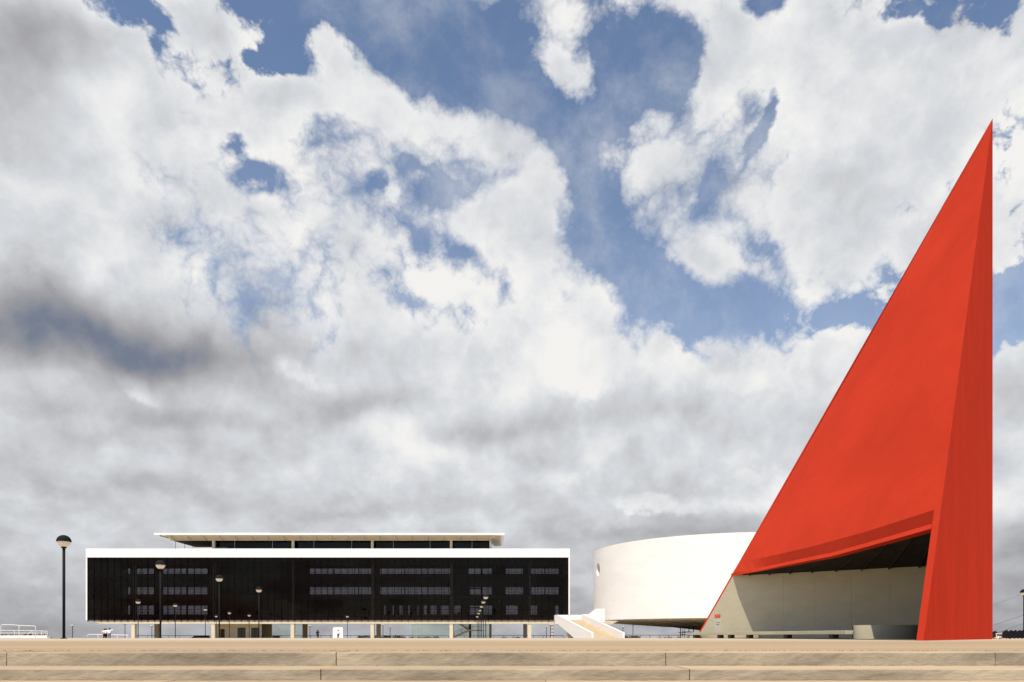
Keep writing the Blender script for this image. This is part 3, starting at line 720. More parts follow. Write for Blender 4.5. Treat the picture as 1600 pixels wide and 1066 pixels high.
rw = wallm.build('rear_wall', MT['inter'], lib)
# office core behind the glass with doors, pxs 335..480
ca, cb = PX(335, 160), PX(481, 160)
MB().box(ca, cb, 160, 160.3, zG+.35, zB).build('core_wall', MT['cream'] if False else mat('core_paint', (.15, .11, .075), .85, .1, var=.15, vscale=.4), lib)
for z0 in (5.2, 9.6, 14.2):
    for a, b in ((341, 348), (372, 385), (393, 404), (410, 421)):
        MB().box(PX(a, 160), PX(b, 160), 159.9, 160.02, z0-.3+(.5 if a != 410 else 0), z0+2.1).build('dark_door', MT['intdark'], lib)
MB().box(PX(778, 158), PX(782, 158), 157.5, 158, PZ(942, 158), PZ(937.5, 158)).build('notice_panel', MT['white'], lib)
# inner galleries furniture silhouettes on storeys (book stacks) : dark bulks
for (a, b, z0, z1) in ((484, 596, 4.4, 7.6), (604, 612, 4.4, 7.4), (617, 623, 4.4, 7.4), (643, 651, 4.4, 7.4), (715, 734, 9.2, 12.6), (769, 776, 9.2, 13), (712, 730, 13.9, 15.8), (778, 785, 9.2, 12.4), (810, 824, 4.4, 8), (840, 866, 4.4, 7.8)):
    MB().box(PX(a, 161), PX(b, 161), 161, 161.8, z0, z1).build('book_stack', MT['intdark'], lib)
# stairs inside
def stair(xa, za, xb, zb, y, parent, mt, rail=True):
    a = Vector((xa, y, za)); b = Vector((xb, y, zb)); n = 10
    s = MB()
    for i in range(n):
        p = lerp(a, b, i/n); q_ = lerp(a, b, (i+1)/n)
        s.box(min(p.x, q_.x), max(p.x, q_.x), y, y+1.4, min(p.z, q_.z)-.32, max(p.z, q_.z))
    s.build('stair_flight', mt, parent)
    if rail:
        for h in (.45, .9): MB().tube([a+Vector((0, 0, h)), b+Vector((0, 0, h))], .035, 6).build('stair_rail', MT['black'], parent)
        for t in (.05, .5, .95): p = lerp(a, b, t); MB().tube([p, p+Vector((0, 0, .9))], .03, 6).build('stair_post', MT['black'], parent)
for z0 in (4.6, 9.1):
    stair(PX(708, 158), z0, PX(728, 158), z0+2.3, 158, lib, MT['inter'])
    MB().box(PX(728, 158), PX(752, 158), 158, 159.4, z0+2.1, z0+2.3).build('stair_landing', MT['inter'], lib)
# ground floor stair
stair(PX(709, 158), PZ(994, 158), PX(733.5, 158), PZ(983.5, 158), 158, lib, MT['cream'])
stair(PX(733.5, 159.6), PZ(983.5, 159.6), PX(716, 159.6), PZ(972.5, 159.6), 159.6, lib, MT['cream'])
MB().box(PX(733, 158), PX(752.5, 158), 158, 161, PZ(986, 158), PZ(984, 158)).build('stair_landing', MT['cream'], lib)
MB().box(PX(733, 158.6), PX(736, 158.6), 158.6, 159, -.4, zG-.3).build('stair_post', MT['intdark'], lib)
MB().tube([(PX(737, 158), 158, PZ(979.5, 158)), (PX(753, 158), 158, PZ(979.5, 158))], .05, 6).build('stair_rail', MT['black'], lib)
# glass room on the ground floor
ga, gb, gy0, gy1, gzt = PX(643, 162), PX(764, 162), 162, 167, zG-.28
for nm_, bx in (('glass_wall', (ga, gb, gy0, gy0+.03, -.4, gzt)), ('glass_wall', (ga, gb, gy1, gy1+.03, -.4, gzt)), ('glass_wall', (ga, ga+.03, gy0, gy1, -.4, gzt)), ('glass_wall', (gb, gb+.03, gy0, gy1, -.4, gzt))):
    MB().box(*bx).build(nm_, MT['glassg'], lib)
MB().box(PX(764.5, 162), PX(767.3, 162), 161.8, 166, -.4, gzt).build('room_end_wall', MT['wall'], lib)
# ground floor core: plaster wall with doors
MB().box(PX(335, 157), PX(408, 157), 157, 157.3, -.4, gzt).build('lobby_wall', MT['cream'], lib)
MB().box(PX(344.3, 157), PX(351, 157), 156.93, 156.998, -.4, PZ(982.8, 157)).build('brown_door', MT['brown'], lib)
for a, b in ((371.3, 383.6), (392.5, 404.3)):
    MB().box(PX(a, 157), PX(b, 157), 156.93, 156.998, -.4, PZ(981, 157)).build('glass_door', mat('teal_dark_glass', (.03, .045, .042), .15, .5), lib)
    MB().box(PX((a+b)/2, 157)-.04, PX((a+b)/2, 157)+.04, 156.90, 156.928, -.4, PZ(981, 157)).build('door_stile', MT['mull'], lib)
MB().box(PX(409, 160), PX(424.3, 160), 160, 160.3, -.4, gzt).build('lobby_wall', mat('shade_brown', (.30, .23, .14), .9, .1), lib)
for a, b in ((424.3, 453.5), (461, 473)):
    MB().box(PX(a, 160), PX(b, 160), 160, 160.03, -.4, gzt).build('glass_wall', MT['glassg'], lib)
    MB().box(PX(a, 166), PX(b, 166), 166, 166.03, -.4, gzt).build('glass_wall', MT['glassg'], lib)
MB().box(PX(473, 160), PX(479, 160), 160, 160.8, -.4, gzt).build('lobby_wall', bpy.data.materials['shade_brown'], lib)
MB().box(PX(425.5, 158), PX(435.5, 158), 158, 158.8, -.4, PZ(993.7, 158)).build('counter', MT['brown'], lib)
# hand rail of the ground floor rear edge
for a, b in ((214, 330), (409, 701), (710, 880)):
    hr = MB(); Yh = 167.4; z = PZ(993.3, Yh)
    hr.tube([(PX(a, Yh), Yh, z), (PX(b, Yh), Yh, z)], .06, 6)
    k = int((PX(b, Yh)-PX(a, Yh))/2.3)
    for j in range(k+1): x = PX(a, Yh)+(PX(b, Yh)-PX(a, Yh))*j/k; hr.tube([(x, Yh, -.4), (x, Yh, z)], .04, 6)
    hr.build('hand_rail', MT['black'], lib)
# roof pavilion
Yr0, Yr1 = 150.6, 166.6
rx0, rx1 = PX(240.5, Yr0), PX(788.3, Yr0); rzt, rzb = PZ(832.8, Yr0), PZ(836.2, Yr0)
MB().hull2([Vector(v) for v in ((rx0, Yr0, rzb), (rx1, Yr0, rzb), (rx1, Yr0, rzt), (rx0, Yr0, rzt))],
           [Vector(v) for v in ((rx0+.4, Yr1, rzb), (rx1-.7, Yr1, rzb), (rx1-.7, Yr1, rzt), (rx0+.4, Yr1, rzt))]).build('upper_roof', MT['white'], lib, bevel=.02)
MB().box(PX(351, 156), PX(421, 156), 156, 160, rzt+.001, PZ(831.6, 155)).build('roof_hatch', MT['white'], lib)
bY = 152.9; bz = PZ(844.6, bY)
MB().box(PX(266, bY), PX(766, bY), bY, bY+.5, bz, rzb-.02).build('roof_beam', MT['cream'], lib)
# sloping soffit between lip and beam, with tapering brackets
MB().hull2([Vector((rx0+2.2, Yr0+.25, rzb-.01)), Vector((rx1-1.2, Yr0+.25, rzb-.01)), Vector((PX(766, bY), bY-.01, bz+.25)), Vector((PX(266, bY), bY-.01, bz+.25))],
           [Vector((rx0+2.2, Yr0+.6, rzb-.005)), Vector((rx1-1.2, Yr0+.6, rzb-.005)), Vector((PX(766, bY), bY-.01, rzb-.02)), Vector((PX(266, bY), bY-.01, rzb-.02))]).build('sloping_soffit', MT['cream'], lib)
br0 = 269.0
px = br0
while px < 768:
    x = PX(px+3.0, bY); w = .17
    a = [Vector((x-w, bY-.02, bz-.03)), Vector((x-w, bY-.02, rzb-.03)), Vector((x-w, Yr0+.3, rzb-.03)), Vector((x-w, Yr0+.3, rzb-.30))]
    MB().hull2(a, [v+Vector((2*w, 0, 0)) for v in a]).build('bracket', MT['cream'], lib)
    px += 24.75
for c in (334.0, 458.0, 581.8, 705.0): x = PX(c, 153.2); MB().box(x-.27, x+.27, 152.95, 153.5, zT, bz).build('roof_post', MT['cream'], lib)
for c in (367, 426, 490.6, 549.6, 614.6, 672, 737.6): x = PX(c, 154.2); MB().box(x-.04, x+.04, 154.1, 154.25, zT, bz+.2).build('glazing_bar', mat('pale_bar', (.4, .4, .4), .5) if c == 367 else bpy.data.materials['pale_bar'], lib)
MB().box(PX(336, 154.4), PX(765, 154.4), 154.4, 154.43, zT, bz+.3).build('pavilion_glass', MT['glassd'], lib)
MB().box(PX(765, 154), PX(765, 154)+.3, 153.6, 165, zT, bz+.1).build('pavilion_end_wall', MT['white'], lib)
MB().box(PX(334, 156), PX(765, 156), 163.2, 163.5, zT, rzb-.02).build('pavilion_rear_wall', MT['intdark'], lib)
for k, c in enumerate(range(540, 760, 13)):
    MB().box(PX(c, 163), PX(c+random.choice((6, 8, 5)), 163), 163.12, 163.19, zT+.1, zT+1.2).build('pavilion_window', MT['parap'] if c not in (631, 644) else MT['white'], lib)
MB().box(PX(268, 154), PX(766, 154), 153.45, 165.8, bz+.15, bz+.35).build('pavilion_ceiling', MT['inter'], lib)
for c in (274.2, 288.6, 301.6): x = PX(c, 158); MB().tube([(x, 158, zT), (x, 158, rzb)], .05, 6).build('thin_post', MT['black'], lib)
k = 0
while k < 17:                                       # purlin ends along the left eave
    t = k/17; MB().box(rx0+1.0+.4*t+t*.3, rx0+1.25+.4*t+t*.3, Yr0+.5+15*t, Yr0+.9+15*t, rzb-.16, rzb-.004).build('eave_block', MT['inter'], lib); k += 1
for t in range(8): MB().box(rx1-2.8, rx1-1.0, Yr0+1.5+t*1.9, Yr0+1.75+t*1.9, rzb-.45, rzb-.004).build('eave_rib', MT['cream'], lib)

# ------------------------------------------------------------------ dome hall behind the viewer (seen mirrored in the smoked glass)
dm = thing('domed_hall', 'broad domed hall behind the viewer mirrored in the smoked glass of the library', 'hall', (-168, -48, -2.4))
MB().lathe([(42*math.cos(a), 28*math.sin(a)-2.0) for a in [math.pi/2*k/14 for k in range(15)]], 64, (-168, -48, 0)).build('dome_shell', MT['domes'], dm, autosm=True)
MB().lathe([(43, -2.4), (43, 0), (41.5, .3)], 64, (-168, -48, 0)).build('dome_ring', MT['cream'], dm)

# ------------------------------------------------------------------ lamps
def make_lamp(scale, height, gdia, pr, label):
    t = thing('globe_lamp', label, 'street lamp', (0, 0, 0), 'black posted globe lamps on the esplanade')
    local('pole', MB().tube([(0, 0, 0), (0, 0, height-gdia*.45)], pr, 10), MT['black'], t, smooth=True)
    local('collar', MB().lathe([(pr*1.05, 0), (pr*2.1, .05), (pr*2.1, gdia*.08), (pr*1.2, gdia*.14)], 14, (0, 0, height-gdia*.55)), MT['black'], t)
    r = gdia/2
    pr1 = [(max(.001, r*.92*math.sin(a)), -r*.92*math.cos(a)) for a in [math.pi/2*k/8 for k in range(9)]]
    local('globe', MB().lathe(pr1, 24, (0, 0, height)), MT['globe'], t, smooth=True)
    pr2 = [(r*1.04, -.02*gdia), (r*1.04, .02*gdia)]+[(max(.001, r*math.cos(a)), r*math.sin(a)*.93+.02*gdia) for a in [math.pi/2*k/8 for k in range(9)]]
    local('cap', MB().lathe(pr2, 24, (0, 0, height)), MT['cap'], t, autosm=True)
    local('base_flange', MB().lathe([(pr*2.2, 0), (pr*2.2, .05), (pr*1.2, .08)], 14), MT['black'], t)
    return t
lamps = [ # px, equator row, depth, globe px, pole px, ground z, label
 (99.8, 846.0, 56.0, 20.3, 4.0, 0.0, 'tallest globe lamp standing alone left of the library'),
 (250.7, 882.6, 74.0, 14.8, 2.6, 0.0, 'second largest globe lamp in front of the left end of the library'),
 (342.6, 904.0, 90.0, 11.5, 2.0, -.4, 'third largest globe lamp near the second library column'),
 (404.6, 921.6, 112.0, 9.6, 1.6, -.4, 'fourth globe lamp in front of the plastered lobby wall'),
 (215.8, 940.2, 128.0, 7.8, 1.2, -.4, 'small globe lamp just right of the first library column'),
 (273.9, 945.6, 131.0, 6.6, 1.1, -.4, 'small globe lamp between the first and second library columns, right of the big lamp'),
 (320.8, 951.8, 134.0, 6.0, 1.0, -.4, 'small globe lamp just left of the second library column'),
 (337.9, 962.6, 143.0, 4.7, .8, -.4, 'tiny globe lamp just right of the second library column'),
 (358.5, 957.4, 138.0, 5.4, .9, -.4, 'small globe lamp in front of the lobby wall beside the brown door'),
 (389.4, 961.2, 142.0, 5.2, .9, -.4, 'small globe lamp between the two lobby doors'),
 (542.7, 963.0, 143.0, 5.0, .8, -.4, 'lone small globe lamp beside the rounded white panel'),
 (759.0, 932.8, 122.0, 8.3, 1.2, -.4, 'tallest and nearest globe lamp of the slanting row of six'),
 (755.2, 940.2, 127.0, 7.0, 1.1, -.4, 'second tallest globe lamp of the slanting row of six'),
 (752.3, 947.3, 131.5, 5.9, 1.0, -.4, 'third tallest globe lamp of the slanting row of six'),
 (750.0, 953.2, 135.5, 5.2, .9, -.4, 'fourth tallest globe lamp of the slanting row of six'),
 (747.9, 957.9, 139.5, 4.8, .85, -.4, 'fifth tallest globe lamp of the slanting row of six'),
 (745.7, 963.2, 143.5, 4.6, .85, -.4, 'shortest and farthest globe lamp of the slanting row of six'),
 (1600.2, 926.0, 118.0, 11.0, 2.4, -.4, 'globe lamp cut by the right edge of the picture')]
for (px, ey, Y, gd, pd, gz_, lb) in lamps:
    h = PZ(ey, Y)-gz_
    t = make_lamp(1, h, gd*Y/FP, pd*Y/FP/2, lb); t.location = (PX(px, Y), Y, gz_)
# utility cover by the first lamp
tag(MB().lathe([(.45, 0), (.45, .02), (.40, .03)], 20, (PX(88, 57), 57, 0)).build('utility_cover', mat('cover_iron', (.12, .09, .06), .8)), 'flat round utility cover on the paving left of the tallest lamp', 'utility cover')

# far floodlight masts
for (px, ty, Y, w, lb) in ((113.2, 978, 230, 4, 'thin twin headed light mast on the left between tall lamp and library'), (195.3, 975.6, 225, 4, 'thin light mast seen left of the first library column'),
        (237.3, 978.6, 240, 3.2, 'thin light mast seen left of the big dark rear column'), (484.3, 978.6, 240, 3, 'thin light mast behind the standing man in dark clothes'),
        (598.4, 976.4, 225, 3, 'taller of two thin light masts right of the middle column'), (609.6, 979.4, 245, 2, 'shorter of two thin light masts right of the middle column'),
        (853.8, 979.6, 245, 2.2, 'shorter thin light mast left of the ramp'), (860.2, 976.6, 225, 2.2, 'taller thin light mast left of the ramp beside the lattice mast'),
        (973.3, 979.8, 245, 2.4, 'shorter thin light mast right of the ramp'), (989.0, 976.8, 225, 3.0, 'taller thin light mast under the round museum')):
    x = PX(px, Y); z = PZ(ty, Y); t = thing('light_mast', lb, 'light mast', (x, Y, -1.4), 'far thin light masts')
    MB().tube([(x, Y, -1.4), (x, Y, z)], .10, 8).build('pole', MT['black'], t)
    hw = w*Y/FP/2
    MB().box(x-hw, x+hw, Y-.2, Y+.2, z-.12, z+.02).build('crossbar', MT['black'], t)
    MB().box(x-hw, x+hw, Y-.25, Y+.25, z+.02, z+.30).build('lamp_head', MT['rail'], t)
# lattice mast
t = thing('lattice_mast', 'red and white lattice antenna mast far behind, left of the ramp', 'mast', (PX(863.3, 420), 420, -6))
for k in range(14):
    z0 = -6+k*1.0; z1 = z0+1.0; Y = 420; x = PX(863.3, Y); r = .5
    m = MB()
    for sx, sy in ((-1, -1), (1, -1), (1, 1), (-1, 1)): m.tube([(x+sx*r, Y+sy*r, z0), (x+sx*r, Y+sy*r, z1)], .12, 5)
    m.tube([(x-r, Y-r, z0), (x+r, Y-r, z1)], .09, 5); m.tube([(x+r, Y-r, z0), (x-r, Y-r, z1)], .09, 5)
    m.build('lattice_section', mat('mast_red', (.30, .08, .07), .7) if k == 0 else (bpy.data.materials['mast_red'] if k % 2 == 0 else MT['rail']), t)

# ------------------------------------------------------------------ railings
def rail(name, label, segs, Y, mt, r=.03):
    t = thing(name, label, 'railing', (PX(segs[0][0][0], Y), Y, -.4))
    for nm_, pts in [(('top_rail' if abs(a[0][1]-a[-1][1]) < 5 and len(a) > 1 and abs(a[0][0]-a[-1][0]) > 6 else 'post'), a) for a in segs]:
        MB().tube([P(x, min(y, HZ+(EYE+.4)*FP/Y), Y) for x, y in pts], r, 8).build(nm_, mt, t)
    return t
rail('stair_railing', 'tall white tubular guard railing at the far left edge', [[(1.5, 1003), (1.5, 978), (3, 976.4), (20, 976.5), (30, 977.5), (54, 978.4), (55.6, 980), (55.6, 1003)], [(29.8, 977.6), (29.8, 1003)]], 78, MT['rail'], .04)
rail('low_railing', 'lower white railing on the parapet behind the tall one at far left', [[(-30, 986.2), (3, 985.2), (45, 985.6), (73.5, 986.4)], [(-30, 989.6), (30, 989.3), (73, 989.5)], [(22.5, 985.6), (22.5, 1000)], [(51.5, 985.6), (51.5, 1000)], [(64.6, 986), (64.6, 1000)], [(74, 986.2), (74, 1000)], [(40, 995.5), (49.5, 986)]], 84, MT['rail'], .035)
tag(MB().box(PX(-60, 82), PX(77, 82), 81.6, 82.2, -.4, PZ(993.0, 82)).build('parapet_wall', MT['white']), 'low white parapet wall carrying railings at the far left', 'wall')
rail('white_railing', 'white two post high railing behind the group of three people', [[(136, 994), (139, 991.4), (160, 991.6), (201, 992.6)], [(153.4, 991.6), (153.4, 1000)], [(183.4, 992.4), (183.4, 1000)], [(198.5, 992.6), (198.5, 1000)]], 112, MT['rail'], .05)
rail('museum_railing', 'low pale railing under the round museum', [[(977, 992.6), (1100, 992.6)]]+[[(x, 992.6), (x, 1000)] for x in (986, 1000.7, 1015.5, 1030.5, 1045, 1060, 1074.5, 1090)], 165, MT['rail'], .07)

# scaffold-like black frame
t = thing('tube_scaffold', 'small black tube scaffold standing behind the left end of the slab bench', 'scaffold', (PX(1073, 122), 122, -.4))
Yk = 122
for seg in ([(1060, 981.3), (1087, 981.3)], [(1060, 988.4), (1084, 988.4)], [(1063.5, 991.3), (1071, 991.3)]): MB().tube([P(x, y, Yk) for x, y in seg], .06, 6).build('rail', MT['black'], t)
for x in (1063.3, 1076.5, 1083.5): MB().tube([P(x, 980.3, Yk), P(x, 999, Yk)], .075, 6).build('post', MT['black'], t)
for x in (1066.6, 1069.8): MB().tube([P(x, 981, Yk+2), P(x, 999, Yk+2)], .04, 6).build('post', MT['black'], t)
MB().tube([P(1066, 987.4, Yk+2), P(1081, 987.4, Yk+2)], .05, 6).build('rail', MT['black'], t)

# rounded white panel
t = MB(); Yq = 140; a0, a1 = PX(520, Yq), PX(535.8, Yq); zt_ = PZ(980.2, Yq); rr_ = .35
outl = [Vector((a0, Yq, -.4)), Vector((a1, Yq, -.4))]+[Vector((a1-rr_+rr_*math.cos(a), Yq, zt_-rr_+rr_*math.sin(a))) for a in [math.pi/2*k/6 for k in range(7)]]+[Vector((a0+rr_-rr_*math.sin(a), Yq, zt_-rr_+rr_*math.cos(a))) for a in [math.pi/2*k/6 for k in range(7)]]
t.hull2(outl, [v+Vector((0, .4, 0)) for v in outl]); tag(t.build('upright_panel', MT['white']), 'white round cornered upright panel under the library behind a person in white', 'panel')

# black car parked beyond the library
car = thing('parked_car', 'black car parked beyond the library, only its roof showing', 'car', (PX(313, 176), 176, -1.3))
xc = PX(313, 176)
out = [(-2.3, -1.0), (-2.3, -.45), (-1.9, -.15), (-1.2, .30), (-.8, .38), (1.3, .40), (1.9, .35), (2.2, -.1), (2.25, -1.0)]
a = [Vector((xc+x, 175.2, z)) for x, z in out]
MB().hull2(a, [v+Vector((0, 1.7, 0)) for v in a]).build('body', MT['black'], car, bevel=.05)
for x in (-1.5, 1.4):
    for y in (175.15, 176.85): MB().tube([(xc+x, y-.1, -.98), (xc+x, y+.1, -.98)], .31, 14).build('wheel', MT['trk'], car)
a = [Vector((xc+x, 175.17, z)) for x, z in ((-1.5, -.15), (-1.05, .2), (1.2, .25), (1.8, -.1))]
MB().hull2(a, [v+Vector((0, .02, 0)) for v in a]).build('side_window', bpy.data.materials['teal_dark_glass'], car)

# ------------------------------------------------------------------ stacked black chairs at the right
def chair_proto():
    t = thing('black_chair', 'x', 'chair', (0, 0, 0), 'black chairs pushed together in a row right of the pyramid')
    local('seat', MB().box(-.22, .22, -.21, .21, .40, .44), MT['trk'], t, bevel=.01)
    a = [Vector((.04, -.21, .44)), Vector((.15, -.21, .44)), Vector((.16, -.21, .60)), Vector((.10, -.21, .70)), Vector((.02, -.21, .60))]
    local('backrest', MB().hull2(a, [v+Vector((0, .42, 0)) for v in a]), MT['trk'], t)
    a = [Vector((-.17, -.24, .10)), Vector((.17, -.24, .10)), Vector((.17, -.24, .50)), Vector((.11, -.24, .62)), Vector((.09, -.24, .69)), Vector((.05, -.24, .68)), Vector((-.22, -.24, .53)), Vector((-.17, -.24, .48))]
    local('shell', MB().hull2(a, [v+Vector((0, .30, 0)) for v in a]), MT['trk'], t)
    for sx in (-1, 1):
        for sy in (-1, 1): local('leg', MB().tube([(sx*.19, sy*.19, .41), (sx*.24, sy*.22, 0)], .018, 6), MT['trk'], t)
    local('stretcher', MB().box(-.2, .2, -.23, -.17, .05, .12), MT['trk'], t)
    return t
proto = chair_proto()
peaks = [1572.9, 1580.3, 1586.8, 1593.5, 1598.5, 1604, 1610, 1616]
for i, pxx in enumerate(peaks):
    c = proto if i == 0 else copy_tree(proto); Yc = 52+.35*i
    c.location = (PX(pxx, Yc)-.09, Yc, 0); c.rotation_euler = (0, 0, -math.atan((pxx-800)/FP))
    c['label'] = ['leftmost black chair of the row beside the white cart, nearest the pyramid', 'second black chair from the left in the row by the white cart', 'third black chair from the left in the row right of the pyramid',
                  'fourth black chair from the left in the row right of the pyramid', 'black chair nearest the lamp post at the right edge', 'black chair at the right edge just past the lamp post', 'black chair beyond the right edge of the picture, second from the end', 'last black chair of the row beyond the right edge'][i]
proto2 = MB()
t = thing('white_cart', 'low white framed cart with brown and green load right of the pyramid', 'cart', (PX(1566, 56), 56, 0))
Yc = 56
for seg in ([(1555.5, 990.6), (1576.5, 990.6)], [(1554, 996.4), (1577, 996.4)], [(1576.6, 990.6), (1576.6, 996.4)], [(1557, 990.6), (1557, 996.4)]):
    MB().tube([P(x, y, Yc-.35) for x, y in seg], .03, 6).build('frame_tube', MT['rail'], t)
MB().box(PX(1557.5, Yc), PX(1576, Yc), Yc-.3, Yc+.5, PZ(996, Yc), PZ(991.4, Yc)).build('load', mat('load_brown', (.06, .055, .03), .9, .1, var=.6, vscale=8), t)
MB().box(PX(1554, Yc), PX(1560, Yc), Yc-.34, Yc-.3, PZ(996, Yc), PZ(993.8, Yc)).build('white_box', MT['rail'], t)
for x in (1558, 1573): MB().tube([(PX(x, Yc), Yc-.36, .09), (PX(x, Yc), Yc-.30, .09)], .09, 12).build('wheel', MT['trk'], t)
tag(MB().lathe([(.10, 0), (.17, .1), (.19, .45), (.15, .60), (.05, .66)], 14, (PX(1554.4, 60), 60, 0)).build('black_sack', MT['trk'], smooth=True), 'upright black sack between the red pyramid and the white cart', 'sack')
# power lines with their poles (one behind the pyramid, one outside the frame)
for px, z1_, nm_ in ((1500, 8, 'utility pole hidden behind the red pyramid'), (1790, 22, 'utility pole standing to the right beyond the picture edge')):
    Y = 190; x = PX(px, Y); t = thing('utility_pole', nm_, 'utility pole', (x, Y, -1.2))
    z = PZ(1000 - 22 if px == 1500 else 900, Y)+1.5
    MB().tube([(x, Y, -1.2), (x, Y, z)], .14, 8, r2=.1).build('post', MT['bark'], t); MB().box(x-.9, x+.9, Y-.08, Y+.08, z-.6, z-.45).build('crossarm', MT['bark'], t)
for i, ((xa, ya), (xb, yb), lb) in enumerate((((1552, 977.6), (1600, 960.8), 'upper thin power line sloping down behind the pyramid'), ((1562, 988), (1600, 974.2), 'lower thin power line sloping down behind the pyramid'), ((1552, 946), (1600, 927), 'faint topmost power line sloping down behind the pyramid'))):
    sl_ = (yb-ya)/(xb-xa); pts = []
    for k in range(13):
        u = k/12; x = 1502+(1790-1502)*u; y = ya+sl_*(x-xa)-(0 if i < 2 else 0); sag = math.sin(math.pi*u)*2.0-math.sin(math.pi*max(0, (xa+24-1502)/288))*2.0
        pts.append(P(x, y+sag, 190))
    tag(MB().tube(pts, .035 if i < 2 else .02, 5).build('power_line', MT['black']), lb, 'power line')

# ------------------------------------------------------------------ trees and shrubs far off
def leafclump(name, seed, w, h, n):
    r = random.Random(seed); m = MB()
    cl = [(r.uniform(-.38, .38)*w, r.uniform(-.3, .3)*w, h*(.45+r.uniform(-.15, .35)), r.uniform(.18, .3)*w) for _ in range(9)]
    for _ in range(n):
        cx_, cy_, cz_, cr_ = r.choice(cl); a, b = r.uniform(0, 6.28), r.uniform(-1, 1); s = math.sqrt(1-b*b); rad = cr_*r.uniform(.5, 1.1)
        p = Vector((cx_+rad*s*math.cos(a), cy_+rad*s*math.sin(a), max(.25*h, cz_+rad*.75*b)))
        u = Vector((r.uniform(-1, 1), r.uniform(-1, 1), r.uniform(-1, 1))).normalized(); v = u.cross(Vector((r.uniform(-1, 1), r.uniform(-1, 1), 1))).normalized(); sz = r.uniform(.18, .42)*max(1, w/8)
        m.add([p+u*sz, p+v*sz, p-u*sz, p-v*sz], [(0, 1, 2, 3)])
    return m
protos = []
for k in range(3):
    w, h = (9, 7, 11)[k], (9, 8, 8)[k]
    t = thing('far_tree', 'x', 'tree', (0, 0, 0), 'far green trees on the skyline beyond the library')
    local('crown', leafclump('crown', k, w, h, 700), MT['green'], t)
    local('trunk', MB().tube([(0, 0, 0), (.15, .1, h*.3), (0, 0, h*.6)], .3, 7, r2=.12), MT['bark'], t)
    protos.append(t)
tr = []
def treeline(x0, x1, n, ytop0, Y0, lab):
    for i in range(n):
        px = x0+(x1-x0)*(i+.5)/n+random.uniform(-2, 2); tr.append((px, ytop0+random.uniform(-1.2, 1.5), Y0+random.uniform(-30, 30), lab))
treeline(562, 578, 3, 991, 330, 'far tree seen just left of the middle library column')
treeline(584, 640, 8, 991, 340, 'far tree seen right of the middle library column')
treeline(648, 684, 5, 993, 360, 'far tree seen through the glass room under the library')
treeline(784, 812, 3, 994.5, 380, 'far tree seen right of the glass room')
treeline(1000, 1085, 10, 994.2, 330, 'far tree in the line beneath the round museum')
treeline(978, 998, 3, 992.5, 260, 'low green tree close right of the ramp foot')
treeline(-20, 72, 7, 989, 190, 'far green tree behind the white railings at far left')
nth = {}; ORD = ['', 'first', 'second', 'third', 'fourth', 'fifth', 'sixth', 'seventh', 'eighth', 'ninth', 'tenth']
for i, (px, ty, Y, lb) in enumerate(tr):
    k = i % 3; src = protos[k]
    used = i < 3
    o = src if used else copy_tree(src)
    gzz = -6 if Y > 300 else -2.5
    top = PZ(ty, Y); sc = (top-gzz)/((9, 8, 8)[k]*1.02)
    o.location = (PX(px, Y), Y, gzz); o.scale = (sc*random.uniform(.8, 1.1), sc, sc); o.rotation_euler = (0, 0, random.uniform(0, 6)); o['label'] = lb
    nth[lb] = nth.get(lb, 0)+1; tot = sum(1 for q_ in tr if q_[3] == lb)
    o['label'] = ('leftmost ' if nth[lb] == 1 else 'rightmost ' if nth[lb] == tot else ORD[nth[lb]]+' from left, ')+lb
    o['group'] = lb.replace(' tree', ' trees')
hl = MB(); vs = []; fs = []
for i in range(81):
    x = -3600+i*90; h = 16+8*math.sin(i*.31)+5*math.sin(i*.83+1)
    vs += [(x, 3600, -75), (x, 3600, -62+h*1.6), (x, 4000, -75)]
for i in range(80): a = i*3; fs += [(a, a+3, a+4, a+1), (a+1, a+4, a+5, a+2)]
hl.add(vs, fs); tag(hl.build('far_hills', mat('far_hill', (.10, .11, .11), 1, 0), smooth=True), kind='structure')

